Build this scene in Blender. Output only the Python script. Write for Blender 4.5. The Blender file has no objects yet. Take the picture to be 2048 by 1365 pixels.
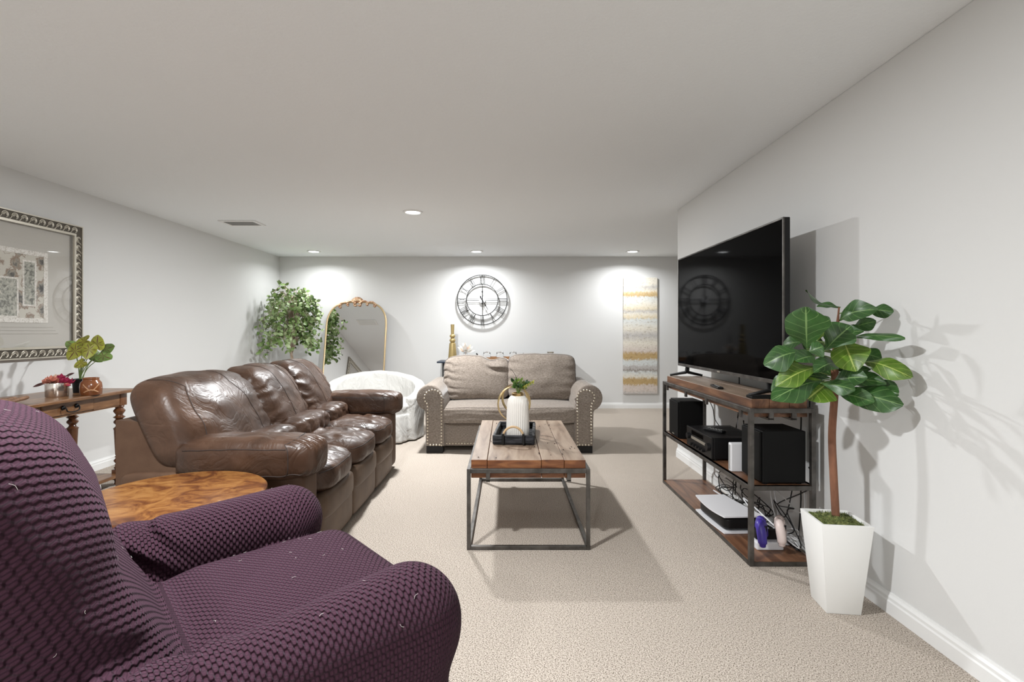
import bpy, bmesh, math, random
import numpy as np
from mathutils import Vector, Matrix, noise
random.seed(7)
PI = math.pi
SC = bpy.context.scene
COL = SC.collection

# ------------------------------------------------------------------ camera, world, light, exposure
F, VX, VY, CH = 1000.0, 1013.0, 663.0, 1.24      # focal length in px, vanishing point, eye height
cam_d = bpy.data.cameras.new('camera'); cam = bpy.data.objects.new('camera', cam_d); COL.objects.link(cam)
cam.location = (0, 0, CH); cam.rotation_euler = (PI/2, 0, 0)
cam_d.sensor_width = 36; cam_d.lens = F/2048*36
cam_d.shift_x = (1024-VX)/2048; cam_d.shift_y = -(682.5-VY)/2048
cam_d.clip_start = 0.02
SC.camera = cam
world = bpy.data.worlds.new('world'); SC.world = world; world.use_nodes = True
world.node_tree.nodes['Background'].inputs[0].default_value = (1, 1, 1, 1)
world.node_tree.nodes['Background'].inputs[1].default_value = 0.0
vs = SC.view_settings
vs.view_transform = 'Standard'; vs.look = 'None'; vs.exposure = 1.4; vs.gamma = 1.0; vs.use_curve_mapping = False
LAMP_W = 37.0
LAMP_COL = (0.965, 0.985, 1.0)
# recessed ceiling lights: the four in view, then the middle row carried on at its own spacing: one over the armchair
# (its shade shows under the coffee table) and one behind the camera
LIGHTS = [(-2.89, 7.5), (-0.45, 7.5), (1.89, 7.5), (-0.94, 5.02), (-0.94, 1.4), (-0.94, -2.2)]
LAMP_F = [0.15, 0.25, 0.19, 1.20, 1.0, 1.2]

def W(px, py, Y):
    """world point seen at a pixel, at distance Y along the room"""
    return Vector(((px-VX)/F*Y, Y, CH-(py-VY)/F*Y))

# ------------------------------------------------------------------ materials
def nm(name, col, rough=0.5, metal=0.0, **kw):
    m = bpy.data.materials.new(name); m.use_nodes = True
    b = m.node_tree.nodes['Principled BSDF']
    b.inputs['Base Color'].default_value = (*col, 1); b.inputs['Roughness'].default_value = rough
    b.inputs['Metallic'].default_value = metal
    for k, v in kw.items():
        b.inputs[k.replace('_', ' ')].default_value = v
    return m
def nd(m, t, **kw):
    n = m.node_tree.nodes.new(t)
    for k, v in kw.items(): setattr(n, k, v)
    return n
def ln(m, a, b): m.node_tree.links.new(a, b)
def bs(m): return m.node_tree.nodes['Principled BSDF']
def coords(m, stretch=(1, 1, 1), rot=(0, 0, 0), kind='Object'):
    tc = nd(m, 'ShaderNodeTexCoord'); mp = nd(m, 'ShaderNodeMapping')
    mp.inputs['Scale'].default_value = stretch; mp.inputs['Rotation'].default_value = rot
    ln(m, tc.outputs[kind], mp.inputs[0]); return mp.outputs[0]
def ntex(m, co, scale, detail=4, rough=0.55, dist=0):
    n = nd(m, 'ShaderNodeTexNoise'); n.inputs['Scale'].default_value = scale; n.inputs['Detail'].default_value = detail
    n.inputs['Roughness'].default_value = rough; n.inputs['Distortion'].default_value = dist
    ln(m, co, n.inputs['Vector']); return n.outputs['Fac']
def ramp(m, fac, stops):
    r = nd(m, 'ShaderNodeValToRGB'); e = r.color_ramp.elements
    while len(e) < len(stops): e.new(0.5)
    for i, (p, c) in enumerate(stops):
        e[i].position = p; e[i].color = (*c, 1)
    ln(m, fac, r.inputs[0]); return r.outputs[0]
def bump(m, h, strength=0.3, dist=0.01):
    b = nd(m, 'ShaderNodeBump'); b.inputs['Strength'].default_value = strength; b.inputs['Distance'].default_value = dist
    ln(m, h, b.inputs['Height'])
    i = bs(m).inputs['Normal']
    if i.is_linked: ln(m, i.links[0].from_socket, b.inputs['Normal'])
    ln(m, b.outputs[0], i)
def vary(m, stops, scale, detail=4, stretch=(1, 1, 1), dist=0, b=0, bd=0.004, kind='Object', rough=0.55):
    f = ntex(m, coords(m, stretch, kind=kind), scale, detail, rough, dist)
    ln(m, ramp(m, f, stops), bs(m).inputs['Base Color'])
    if b: bump(m, f, b, bd)
    return m
def math_(m, op, a, b=None, c=None):
    n = nd(m, 'ShaderNodeMath', operation=op)
    for i, v in enumerate((a, b, c)):
        if v is None: continue
        if hasattr(v, 'links'): ln(m, v, n.inputs[i])
        else: n.inputs[i].default_value = v
    return n.outputs[0]

MT = {}
WALLC = (0.69, 0.69, 0.68)
MT['wall'] = nm('wall_paint', WALLC, 0.75); bump(MT['wall'], ntex(MT['wall'], coords(MT['wall']), 60, 3), 0.08, 0.004)
MT['ceil'] = nm('ceiling_texture', (0.86, 0.885, 0.90), 0.9)
bump(MT['ceil'], ntex(MT['ceil'], coords(MT['ceil']), 55, 5, 0.65), 0.35, 0.008)
MT['white'] = nm('white_trim', (0.80, 0.80, 0.79), 0.35)
m = MT['carpet'] = nm('carpet', (0.5, 0.44, 0.38), 1.0)
co = coords(m)
fine = ntex(m, co, 170, 2, 0.8); big = ntex(m, co, 5.0, 5, 0.6, 0.5)
fleck = ntex(m, coords(m, (1.07, 1.0, 1.0), (0, 0, 0.6)), 190, 2, 0.8)
c1 = ramp(m, fleck, [(0.385, (0.08, 0.058, 0.042)), (0.44, (0.35, 0.295, 0.240)), (0.53, (0.52, 0.455, 0.39)), (0.68, (0.68, 0.61, 0.54))])
ln(m, c1, bs(m).inputs['Base Color'])
bump(m, fine, 0.5, 0.012); bump(m, big, 0.3, 0.03)

m = MT['purple'] = nm('purple_stretch_cover', (0.1, 0.05, 0.08), 0.9, Sheen_Weight=0.06, Sheen_Roughness=0.4, Specular_IOR_Level=0.12)
bs(m).inputs['Sheen Tint'].default_value = (0.75, 0.55, 0.7, 1)
uv = nd(m, 'ShaderNodeUVMap').outputs[0]
sp = nd(m, 'ShaderNodeSeparateXYZ'); ln(m, uv, sp.inputs[0])
wob = math_(m, 'MULTIPLY', math_(m, 'SUBTRACT', ntex(m, coords(m), 14, 2), 0.5), 1.2)
su = math_(m, 'SINE', math_(m, 'ADD', math_(m, 'MULTIPLY', sp.outputs[0], PI/0.0125), wob))
sv = math_(m, 'SINE', math_(m, 'ADD', math_(m, 'MULTIPLY', sp.outputs[1], PI/0.0092), wob))
ch = math_(m, 'TANH', math_(m, 'MULTIPLY', math_(m, 'MULTIPLY', su, sv), 3.2))
fz = ntex(m, coords(m), 900, 2)
cc = nd(m, 'ShaderNodeRGB').outputs[0]; cc.default_value = (0.056, 0.0235, 0.038, 1)
c2 = ramp(m, fz, [(0.3, (0.75, 0.75, 0.75)), (0.7, (1.1, 1.1, 1.1))])
mx = nd(m, 'ShaderNodeMix', data_type='RGBA', blend_type='MULTIPLY'); mx.inputs[0].default_value = 1
ln(m, cc, mx.inputs[6]); ln(m, c2, mx.inputs[7]); ln(m, mx.outputs[2], bs(m).inputs['Base Color'])
bump(m, ch, 1.0, 0.007)

m = MT['leather'] = nm('brown_leather', (0.1, 0.06, 0.045), 0.36, Specular_IOR_Level=0.36)
co = coords(m)
vary(m, [(0.25, (0.028, 0.0135, 0.0078)), (0.5, (0.058, 0.0295, 0.0175)), (0.78, (0.108, 0.061, 0.040))], 4.5, 5, (1, 1, 1), 0.6)
bump(m, ntex(m, co, 7, 4, 0.5, 1.0), 0.22, 0.02); cr_ = math_(m, 'MINIMUM', math_(m, 'MULTIPLY', math_(m, 'ABSOLUTE', math_(m, 'SUBTRACT', ntex(m, co, 5.5, 3, 0.5, 1.4), 0.5)), 14.0), 1.0)
bump(m, cr_, 0.16, 0.010); bump(m, ntex(m, co, 300, 2), 0.12, 0.002)
rr = ramp(m, ntex(m, co, 7, 4), [(0.3, (0.30,)*3), (0.7, (0.50,)*3)]); ln(m, rr, bs(m).inputs['Roughness'])
m = MT['suede'] = nm('brown_side_vinyl', (0.12, 0.08, 0.06), 0.6, Specular_IOR_Level=0.25)
vary(m, [(0.3, (0.066, 0.034, 0.020)), (0.7, (0.105, 0.060, 0.037))], 6, 5); bump(m, ntex(m, coords(m), 250, 2), 0.15, 0.002)
m = MT['tan'] = nm('tan_front_vinyl', (0.22, 0.15, 0.1), 0.5, Specular_IOR_Level=0.25)
vary(m, [(0.3, (0.080, 0.050, 0.033)), (0.7, (0.140, 0.094, 0.064))], 5, 5); bump(m, ntex(m, coords(m), 250, 2), 0.1, 0.002)
MT['seam'] = nm('dark_stitching', (0.025, 0.014, 0.01), 0.7)

m = MT['chenille'] = nm('grey_brown_chenille', (0.2, 0.17, 0.14), 0.9, Sheen_Weight=0.5, Sheen_Roughness=0.35)
f1 = ntex(m, coords(m, (1, 1, 2.5)), 55, 4, 0.7)
c1 = ramp(m, f1, [(0.3, (0.115, 0.090, 0.070)), (0.7, (0.30, 0.255, 0.215))])
ln(m, c1, bs(m).inputs['Base Color'])
bump(m, ntex(m, coords(m, (1, 1, 2.5), (0.3, 0.2, 0.5)), 60, 4, 0.7), 0.3, 0.004)
m = MT['slip'] = nm('white_cotton_cover', (0.52, 0.51, 0.485), 0.9); bump(m, ntex(m, coords(m, (1, 1, 0.5)), 7, 4, 0.6, 1.6), 0.6, 0.04)
m = MT['slipseat'] = nm('cream_seat_cotton', (0.48, 0.435, 0.36), 0.9); bump(m, ntex(m, coords(m), 7, 4, 0.6, 1.0), 0.3, 0.03)

def wood(name, stops, scale=3, stretch=(14, 1.2, 14), rough=0.4, b=0.15, dist=0.8):
    m = nm(name, stops[0][1], rough); vary(m, stops, scale, 6, stretch, dist, b, 0.004); return m
MT['planktop'] = wood('reclaimed_pine_glare', [(0.26, (0.10, 0.06, 0.04)), (0.42, (0.25, 0.175, 0.125)), (0.6, (0.34, 0.255, 0.19)), (0.8, (0.42, 0.33, 0.25))], 2.2, (9, 1.0, 9), 0.38)  # weathered grey-brown top finish, lightened further with glare put into the colour
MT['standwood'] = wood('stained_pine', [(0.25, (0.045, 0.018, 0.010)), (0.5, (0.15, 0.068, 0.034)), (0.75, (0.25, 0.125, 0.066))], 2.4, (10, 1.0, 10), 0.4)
MT['shelfwood'] = wood('dark_shelf_wood', [(0.25, (0.035, 0.016, 0.010)), (0.5, (0.085, 0.042, 0.024)), (0.8, (0.15, 0.08, 0.048))], 2.4, (10, 1.0, 10), 0.4)
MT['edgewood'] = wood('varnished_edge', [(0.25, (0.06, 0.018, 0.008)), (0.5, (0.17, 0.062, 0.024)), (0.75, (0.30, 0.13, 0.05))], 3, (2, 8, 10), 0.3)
MT['console'] = wood('honey_walnut', [(0.25, (0.075, 0.030, 0.012)), (0.5, (0.19, 0.088, 0.036)), (0.75, (0.31, 0.165, 0.075))], 3, (8, 1.5, 8), 0.28)
MT['turned'] = wood('turned_walnut', [(0.25, (0.035, 0.013, 0.006)), (0.5, (0.12, 0.045, 0.018)), (0.75, (0.23, 0.10, 0.042))], 4, (5, 5, 1), 0.25)
m = MT['burl'] = nm('burl_veneer', (0.4, 0.2, 0.07), 0.28)
vary(m, [(0.30, (0.045, 0.013, 0.006)), (0.43, (0.125, 0.042, 0.012)), (0.53, (0.215, 0.090, 0.024)), (0.70, (0.32, 0.160, 0.052))], 8, 8, (1, 1.3, 1), 1.3, 0.05, 0.002, rough=0.70)
MT['burlside'] = wood('drum_wood', [(0.25, (0.05, 0.02, 0.008)), (0.5, (0.14, 0.06, 0.022)), (0.75, (0.24, 0.11, 0.04))], 4, (1, 1, 8), 0.3)
m = MT['metal'] = nm('dark_steel', (0.10, 0.095, 0.09), 0.42, 0.85)
vary(m, [(0.3, (0.065, 0.060, 0.055)), (0.7, (0.17, 0.16, 0.15))], 12, 4)
MT['black'] = nm('black_plastic', (0.005, 0.005, 0.0055), 0.38, Specular_IOR_Level=0.3)
MT['blackm'] = nm('black_iron', (0.012, 0.012, 0.013), 0.45, 0.6)
MT['blackmat'] = nm('black_matte', (0.005, 0.005, 0.005), 0.6, Specular_IOR_Level=0.15)
MT['screen'] = nm('tv_screen', (0.0008, 0.0008, 0.001), 0.05, 0.0, Specular_IOR_Level=0.02)
MT['silver'] = nm('antique_silver', (0.62, 0.58, 0.50), 0.32, 0.8)
MT['silverdark'] = nm('frame_recess', (0.085, 0.072, 0.055), 0.5, 0.3)
MT['mat'] = nm('greige_mat', (0.50, 0.475, 0.43), 0.8)
m = MT['matweave'] = nm('woven_border', (0.8, 0.78, 0.73), 0.9)
vary(m, [(0.35, (0.52, 0.48, 0.42)), (0.55, (0.78, 0.75, 0.70))], 90, 3, (1, 1, 1), 0.5)
m = MT['print'] = nm('faded_print', (0.4, 0.4, 0.35), 0.7)
v = nd(m, 'ShaderNodeTexVoronoi'); v.inputs['Scale'].default_value = 11; ln(m, coords(m, (1, 1, 0.8)), v.inputs['Vector'])
f1 = math_(m, 'ADD', math_(m, 'MULTIPLY', v.outputs['Distance'], 0.7), math_(m, 'MULTIPLY', ntex(m, coords(m), 13, 6, 0.65, 2.2), 0.75))
ln(m, ramp(m, f1, [(0.46, (0.025, 0.024, 0.022)), (0.56, (0.11, 0.10, 0.09)), (0.66, (0.36, 0.33, 0.27)), (0.72, (0.22, 0.13, 0.08)), (0.80, (0.58, 0.55, 0.48))]), bs(m).inputs['Base Color'])
m = MT['print2'] = nm('print_panel_tone', (0.4, 0.4, 0.34), 0.7)
vary(m, [(0.35, (0.12, 0.12, 0.10)), (0.5, (0.34, 0.34, 0.29)), (0.68, (0.56, 0.54, 0.47))], 26, 5, (1, 1, 1), 1.5)
MT['mirror'] = nm('mirror_silvering', (0.86, 0.86, 0.86), 0.015, 1.0)
m = MT['gold'] = nm('brushed_gold', (0.60, 0.44, 0.21), 0.3, 1.0)
MT['goldmatte'] = nm('matte_gold_paint', (0.50, 0.38, 0.17), 0.42, 0.55)
m = MT['goldframe'] = nm('gilt_frame', (0.62, 0.47, 0.27), 0.38, 0.6)
m = MT['rosegold'] = nm('worn_gilt_crest', (0.5, 0.3, 0.2), 0.42, 0.4)
vary(m, [(0.35, (0.36, 0.15, 0.07)), (0.6, (0.66, 0.48, 0.31))], 30, 3)
MT['brass'] = nm('antique_brass', (0.66, 0.60, 0.50), 0.28, 1.0)
MT['ceramic'] = nm('white_ceramic', (0.78, 0.75, 0.70), 0.4)
MT['pot'] = nm('white_planter', (0.80, 0.80, 0.78), 0.4)
MT['plast_w'] = nm('white_plastic', (0.74, 0.74, 0.76), 0.35)
MT['violet'] = nm('violet_plastic', (0.055, 0.035, 0.30), 0.4)
MT['pinkwhite'] = nm('pale_pink_plastic', (0.74, 0.62, 0.58), 0.4)
m = MT['moss'] = nm('dry_moss', (0.1, 0.13, 0.03), 1.0)
vary(m, [(0.3, (0.035, 0.050, 0.012)), (0.5, (0.12, 0.15, 0.04)), (0.75, (0.26, 0.25, 0.09))], 60, 4, b=0.6, bd=0.01)
m = MT['bark'] = nm('reddish_bark', (0.2, 0.09, 0.05), 0.8)
vary(m, [(0.3, (0.10, 0.040, 0.022)), (0.6, (0.24, 0.105, 0.058)), (0.8, (0.33, 0.17, 0.10))], 20, 5, (1, 1, 0.3), b=0.5, bd=0.004)
m = MT['palebark'] = nm('pale_ficus_bark', (0.5, 0.4, 0.32), 0.85)
vary(m, [(0.35, (0.27, 0.19, 0.13)), (0.65, (0.58, 0.48, 0.39))], 25, 4, (1, 1, 0.3), b=0.4)
def leafmat(name, base, vein, k):
    m = nm(name, base, 0.38)
    uv = nd(m, 'ShaderNodeUVMap').outputs[0]; s = nd(m, 'ShaderNodeSeparateXYZ'); ln(m, uv, s.inputs[0])
    au = math_(m, 'ABSOLUTE', s.outputs[0])
    mid = math_(m, 'LESS_THAN', au, 0.045)
    fr = math_(m, 'FRACT', math_(m, 'SUBTRACT', math_(m, 'MULTIPLY', s.outputs[1], 6.0), math_(m, 'MULTIPLY', au, 1.5)))
    side = math_(m, 'LESS_THAN', fr, k)
    v = math_(m, 'MAXIMUM', mid, math_(m, 'MULTIPLY', side, 0.55))
    nz = ntex(m, coords(m), 16, 4)
    c = ramp(m, nz, [(0.3, tuple(x*0.6 for x in base)), (0.7, tuple(x*1.35 for x in base))])
    mx = nd(m, 'ShaderNodeMix', data_type='RGBA'); ln(m, v, mx.inputs[0]); ln(m, c, mx.inputs[6]); mx.inputs[7].default_value = (*vein, 1)
    ln(m, mx.outputs[2], bs(m).inputs['Base Color'])
    bump(m, fr, 0.25, 0.004); return m
MT['leafd'] = leafmat('fig_leaf_dark', (0.013, 0.044, 0.010), (0.09, 0.17, 0.05), 0.06)
MT['leafm'] = leafmat('fig_leaf_mid', (0.027, 0.085, 0.016), (0.16, 0.27, 0.09), 0.07)
MT['leafl'] = leafmat('fig_leaf_light', (0.085, 0.165, 0.014), (0.34, 0.42, 0.10), 0.08)
m = MT['ficus'] = nm('ficus_leaf', (0.08, 0.15, 0.03), 0.45)
vary(m, [(0.30, (0.045, 0.10, 0.022)), (0.48, (0.15, 0.24, 0.06)), (0.66, (0.42, 0.52, 0.28))], 6, 3)
def caladium(name, base, vein):
    m = nm(name, base, 0.45)
    uv = nd(m, 'ShaderNodeUVMap').outputs[0]; s = nd(m, 'ShaderNodeSeparateXYZ'); ln(m, uv, s.inputs[0])
    ang = math_(m, 'ARCTAN2', s.outputs[0], s.outputs[1]); rad = math_(m, 'SQRT', math_(m, 'ADD', math_(m, 'POWER', s.outputs[0], 2.0), math_(m, 'POWER', s.outputs[1], 2.0)))
    st = math_(m, 'ABSOLUTE', math_(m, 'SINE', math_(m, 'MULTIPLY', ang, 3.5)))
    vv = math_(m, 'MULTIPLY', math_(m, 'LESS_THAN', st, math_(m, 'MULTIPLY_ADD', rad, -0.50, 0.52)), math_(m, 'LESS_THAN', rad, 0.85))
    c = ramp(m, ntex(m, coords(m), 40, 3), [(0.3, tuple(x*0.7 for x in base)), (0.7, tuple(min(1, x*1.25) for x in base))])
    mx = nd(m, 'ShaderNodeMix', data_type='RGBA'); ln(m, vv, mx.inputs[0]); ln(m, c, mx.inputs[6]); mx.inputs[7].default_value = (*vein, 1)
    edge = math_(m, 'GREATER_THAN', rad, 0.93)
    ln(m, mx.outputs[2], bs(m).inputs['Base Color']); return m
MT['cal1'] = caladium('caladium_yellow', (0.30, 0.31, 0.035), (0.10, 0.008, 0.014))
MT['cal2'] = caladium('caladium_green', (0.17, 0.27, 0.07), (0.12, 0.012, 0.025))
MT['stem'] = nm('green_stem', (0.16, 0.24, 0.07), 0.5)
MT['petalp'] = nm('salmon_petal', (0.72, 0.30, 0.22), 0.7)
MT['petalm'] = nm('magenta_petal', (0.42, 0.03, 0.10), 0.7)
MT['petalc'] = nm('cream_petal', (0.78, 0.58, 0.45), 0.8)
MT['leafburg'] = nm('burgundy_leaf', (0.07, 0.02, 0.02), 0.6)
m = MT['mercury'] = nm('mercury_glass', (0.72, 0.64, 0.58), 0.18, 0.9)
vary(m, [(0.35, (0.40, 0.33, 0.29)), (0.6, (0.80, 0.74, 0.68))], 14, 4, (1, 1, 0.3))
m = MT['jar'] = nm('brown_glaze', (0.22, 0.075, 0.028), 0.18)
MT['jarprint'] = nm('tan_relief', (0.50, 0.27, 0.14), 0.5)
MT['drift'] = wood('carved_wood', [(0.3, (0.13, 0.06, 0.03)), (0.7, (0.34, 0.19, 0.11))], 8, (1, 6, 1), 0.6)
m = MT['charred'] = nm('charred_wood', (0.02, 0.02, 0.022), 0.7, Specular_IOR_Level=0.2); vary(m, [(0.4, (0.006, 0.006, 0.007)), (0.65, (0.045, 0.045, 0.05))], 12, 5, (1, 8, 8), b=0.8, bd=0.006)
m = MT['charredy'] = nm('charred_wood_side', (0.02, 0.02, 0.022), 0.7); vary(m, [(0.4, (0.008, 0.008, 0.009)), (0.65, (0.12, 0.12, 0.125))], 12, 5, (8, 1, 8), b=0.8, bd=0.006)
MT['rattan'] = nm('rattan_wrap', (0.52, 0.36, 0.20), 0.6)
MT['navy'] = nm('navy_lacquer', (0.010, 0.022, 0.045), 0.35)
MT['traywood'] = wood('acacia_tray', [(0.3, (0.26, 0.12, 0.045)), (0.7, (0.42, 0.22, 0.095))], 4, (1, 8, 8), 0.4)
m = MT['glass'] = nm('clear_glass', (1, 1, 1), 0.02, 0, Transmission_Weight=1.0, IOR=1.45)
m = MT['pane'] = bpy.data.materials.new('picture_glass'); m.use_nodes = True
for n in list(m.node_tree.nodes): m.node_tree.nodes.remove(n)
o_ = nd(m, 'ShaderNodeOutputMaterial'); t_ = nd(m, 'ShaderNodeBsdfTransparent'); g_ = nd(m, 'ShaderNodeBsdfGlossy'); g_.inputs['Roughness'].default_value = 0.02
x_ = nd(m, 'ShaderNodeMixShader'); fr_ = nd(m, 'ShaderNodeLayerWeight'); fr_.inputs[0].default_value = 0.5
ln(m, math_(m, 'MULTIPLY_ADD', math_(m, 'POWER', fr_.outputs['Facing'], 5.0), 0.92, 0.05), x_.inputs[0]); ln(m, t_.outputs[0], x_.inputs[1]); ln(m, g_.outputs[0], x_.inputs[2]); ln(m, x_.outputs[0], o_.inputs[0])
m = MT['canvas'] = nm('abstract_painting', (0.7, 0.68, 0.62), 0.7)
tc = nd(m, 'ShaderNodeTexCoord'); sp = nd(m, 'ShaderNodeSeparateXYZ'); ln(m, tc.outputs['Generated'], sp.inputs[0])
n1 = ntex(m, coords(m, (1, 1, 1), kind='Generated'), 9, 6, 0.7); n2 = ntex(m, coords(m, (6, 1, 2), kind='Object'), 14, 5, 0.75)
zz = math_(m, 'ADD', sp.outputs[2], math_(m, 'ADD', math_(m, 'MULTIPLY', math_(m, 'SUBTRACT', n1, 0.5), 0.05), math_(m, 'MULTIPLY', math_(m, 'SUBTRACT', n2, 0.5), 0.085)))
CR, OC, GY, BL, PK = (0.76, 0.72, 0.63), (0.50, 0.35, 0.16), (0.50, 0.48, 0.47), (0.66, 0.69, 0.69), (0.66, 0.58, 0.53)
P = [(0.0, GY), (0.03, PK), (0.075, PK), (0.085, OC), (0.13, OC), (0.145, CR), (0.19, BL), (0.205, (0.20, 0.16, 0.13)), (0.215, GY), (0.235, GY), (0.25, BL), (0.29, BL), (0.305, OC),
     (0.345, OC), (0.37, PK), (0.44, CR), (0.50, GY), (0.56, CR), (0.64, BL), (0.655, (0.70, 0.60, 0.42)), (0.69, CR), (0.71, GY), (0.73, (0.72, 0.64, 0.48)), (0.77, CR), (0.83, BL),
     (0.842, OC), (0.87, (0.60, 0.45, 0.25)), (0.885, (0.76, 0.70, 0.58)), (0.92, GY), (0.94, CR), (1.0, CR)]
mx = nd(m, 'ShaderNodeMix', data_type='RGBA', blend_type='MULTIPLY'); mx.inputs[0].default_value = 1
ln(m, ramp(m, zz, P), mx.inputs[6]); ln(m, ramp(m, ntex(m, coords(m, (1, 1, 1.6)), 22, 6, 0.75, 0.6), [(0.33, (0.60, 0.55, 0.48)), (0.47, (0.95, 0.94, 0.92)), (0.65, (1.0, 1.0, 1.0))]), mx.inputs[7])
ln(m, mx.outputs[2], bs(m).inputs['Base Color'])
m = MT['lamp'] = nm('lamp_lens', (1, 1, 1), 0.5); bs(m).inputs['Emission Color'].default_value = (*LAMP_COL, 1); bs(m).inputs['Emission Strength'].default_value = 6
MT['ventgrey'] = nm('vent_dark', (0.30, 0.30, 0.29), 0.6)
MT['skirting'] = MT['white']
MT['copperprint'] = nm('pale_label', (0.6, 0.6, 0.6), 0.5)

# ------------------------------------------------------------------ mesh helpers
def tag(o, label, cat, group=None, kind=None):
    if label: o['label'] = label
    if cat: o['category'] = cat
    if group: o['group'] = group
    if kind: o['kind'] = kind
    return o
def thing(name, label, cat, loc=(0, 0, 0), rotz=0.0, group=None):
    o = bpy.data.objects.new(name, None); COL.objects.link(o); o.empty_display_size = 0.1
    o.location = loc; o.rotation_euler = (0, 0, rotz); return tag(o, label, cat, group)
def link(name, me, mat, parent=None, smooth=False, loc=None, rot=None):
    if mat is not None and not me.materials: me.materials.append(MT[mat] if isinstance(mat, str) else mat)
    if smooth and len(me.polygons): me.polygons.foreach_set('use_smooth', [True]*len(me.polygons))
    o = bpy.data.objects.new(name, me); COL.objects.link(o)
    if parent: o.parent = parent
    if loc is not None: o.location = loc
    if rot is not None: o.rotation_euler = rot
    return o
def obj(name, bm, mat, parent=None, smooth=False, loc=None, rot=None, angle=None):
    bmesh.ops.recalc_face_normals(bm, faces=bm.faces[:])
    me = bpy.data.meshes.new(name); bm.to_mesh(me); bm.free()
    o = link(name, me, mat, parent, smooth, loc, rot)
    if angle: me.set_sharp_from_angle(angle=angle)
    return o
def struct(name, bm, mat, label=None):
    o = obj(name, bm, mat); o['kind'] = 'structure'
    if label: o['label'] = label
    return o
def B(): return bmesh.new()
def box(bm, x0, x1, y0, y1, z0, z1, bev=0.0, seg=2):
    v = [bm.verts.new(p) for p in ((x0,y0,z0),(x1,y0,z0),(x1,y1,z0),(x0,y1,z0),(x0,y0,z1),(x1,y0,z1),(x1,y1,z1),(x0,y1,z1))]
    fs = [bm.faces.new([v[i] for i in f]) for f in ((0,3,2,1),(4,5,6,7),(0,1,5,4),(1,2,6,5),(2,3,7,6),(3,0,4,7))]
    if bev:
        es = list({e for f in fs for e in f.edges})
        bmesh.ops.bevel(bm, geom=es, offset=bev, segments=seg, affect='EDGES', profile=0.5)
    return bm
def bx(*a, **k): return box(B(), *a, **k)
def tube(bm, pts, r, seg=8, closed=False, cap=True):
    pts = [Vector(p) for p in pts]; n = len(pts)
    rs = r if isinstance(r, (list, tuple)) else [r]*n
    rings = []; prev = None
    for i, p in enumerate(pts):
        a = pts[(i-1) % n] if (closed or i > 0) else p
        b = pts[(i+1) % n] if (closed or i < n-1) else p
        t = (b-a).normalized()
        if prev is None:
            u = t.orthogonal().normalized()
        else:
            u = (prev - t*prev.dot(t)); u = u.normalized() if u.length > 1e-6 else t.orthogonal().normalized()
        prev = u; w = t.cross(u)
        rings.append([bm.verts.new(p + (u*math.cos(2*PI*k/seg) + w*math.sin(2*PI*k/seg))*rs[i]) for k in range(seg)])
    m_ = n if closed else n-1
    for i in range(m_):
        a, b = rings[i], rings[(i+1) % n]
        for k in range(seg): bm.faces.new((a[k], a[(k+1) % seg], b[(k+1) % seg], b[k]))
    if cap and not closed:
        bm.faces.new(rings[0][::-1]); bm.faces.new(rings[-1])
    return bm
def lathe(bm, prof, seg=24, c=(0, 0, 0), cap=True, rad=None):
    rings = []
    for r, z in prof:
        ring = []
        for k in range(seg):
            a = 2*PI*k/seg; q = r*(rad(a, z) if rad else 1)
            ring.append(bm.verts.new((c[0]+q*math.cos(a), c[1]+q*math.sin(a), c[2]+z)))
        rings.append(ring)
    for a, b in zip(rings, rings[1:]):
        for k in range(seg): bm.faces.new((a[k], a[(k+1) % seg], b[(k+1) % seg], b[k]))
    if cap:
        bm.faces.new(rings[0][::-1]); bm.faces.new(rings[-1])
    return bm
def prism(bm, poly, axis, a, b):
    """extrude a 2D outline between a and b along an axis (0, 1 or 2)"""
    def P3(u, v, w): return [(w, u, v), (u, w, v), (u, v, w)][axis]
    lo = [bm.verts.new(P3(u, v, a)) for u, v in poly]; hi = [bm.verts.new(P3(u, v, b)) for u, v in poly]
    n = len(poly); bm.faces.new(lo); bm.faces.new(hi[::-1])
    for i in range(n): bm.faces.new((lo[i], lo[(i+1) % n], hi[(i+1) % n], hi[i]))
    return bm
def spline(ctrl, n=8, closed=False):
    P = [Vector(p) for p in ctrl]; out = []; N = len(P)
    rng = N if closed else N-1
    for i in range(rng):
        p0 = P[(i-1) % N] if closed or i > 0 else P[0]; p1 = P[i]; p2 = P[(i+1) % N]; p3 = P[(i+2) % N] if closed or i < N-2 else P[-1]
        for k in range(n):
            t = k/n
            out.append(0.5*((2*p1) + (p2-p0)*t + (2*p0-5*p1+4*p2-p3)*t*t + (3*p1-p0-3*p2+p3)*t**3))
    if not closed: out.append(P[-1])
    return out
_cube = {}
def cubegrid(n):
    if n in _cube: return _cube[n]
    idx = {}; V = []; Fc = []
    def vid(p):
        k = tuple(round(c, 5) for c in p)
        if k not in idx: idx[k] = len(V); V.append(p)
        return idx[k]
    for ax in range(3):
        for s in (-1, 1):
            for i in range(n):
                for j in range(n):
                    q = []
                    for (a, b) in ((i, j), (i+1, j), (i+1, j+1), (i, j+1)):
                        c = [0, 0, 0]; c[ax] = s; c[(ax+1) % 3] = -1+2*a/n; c[(ax+2) % 3] = -1+2*b/n
                        q.append(vid(tuple(c)))
                    Fc.append(q if s > 0 else q[::-1])
    _cube[n] = (V, Fc); return _cube[n]
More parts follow.
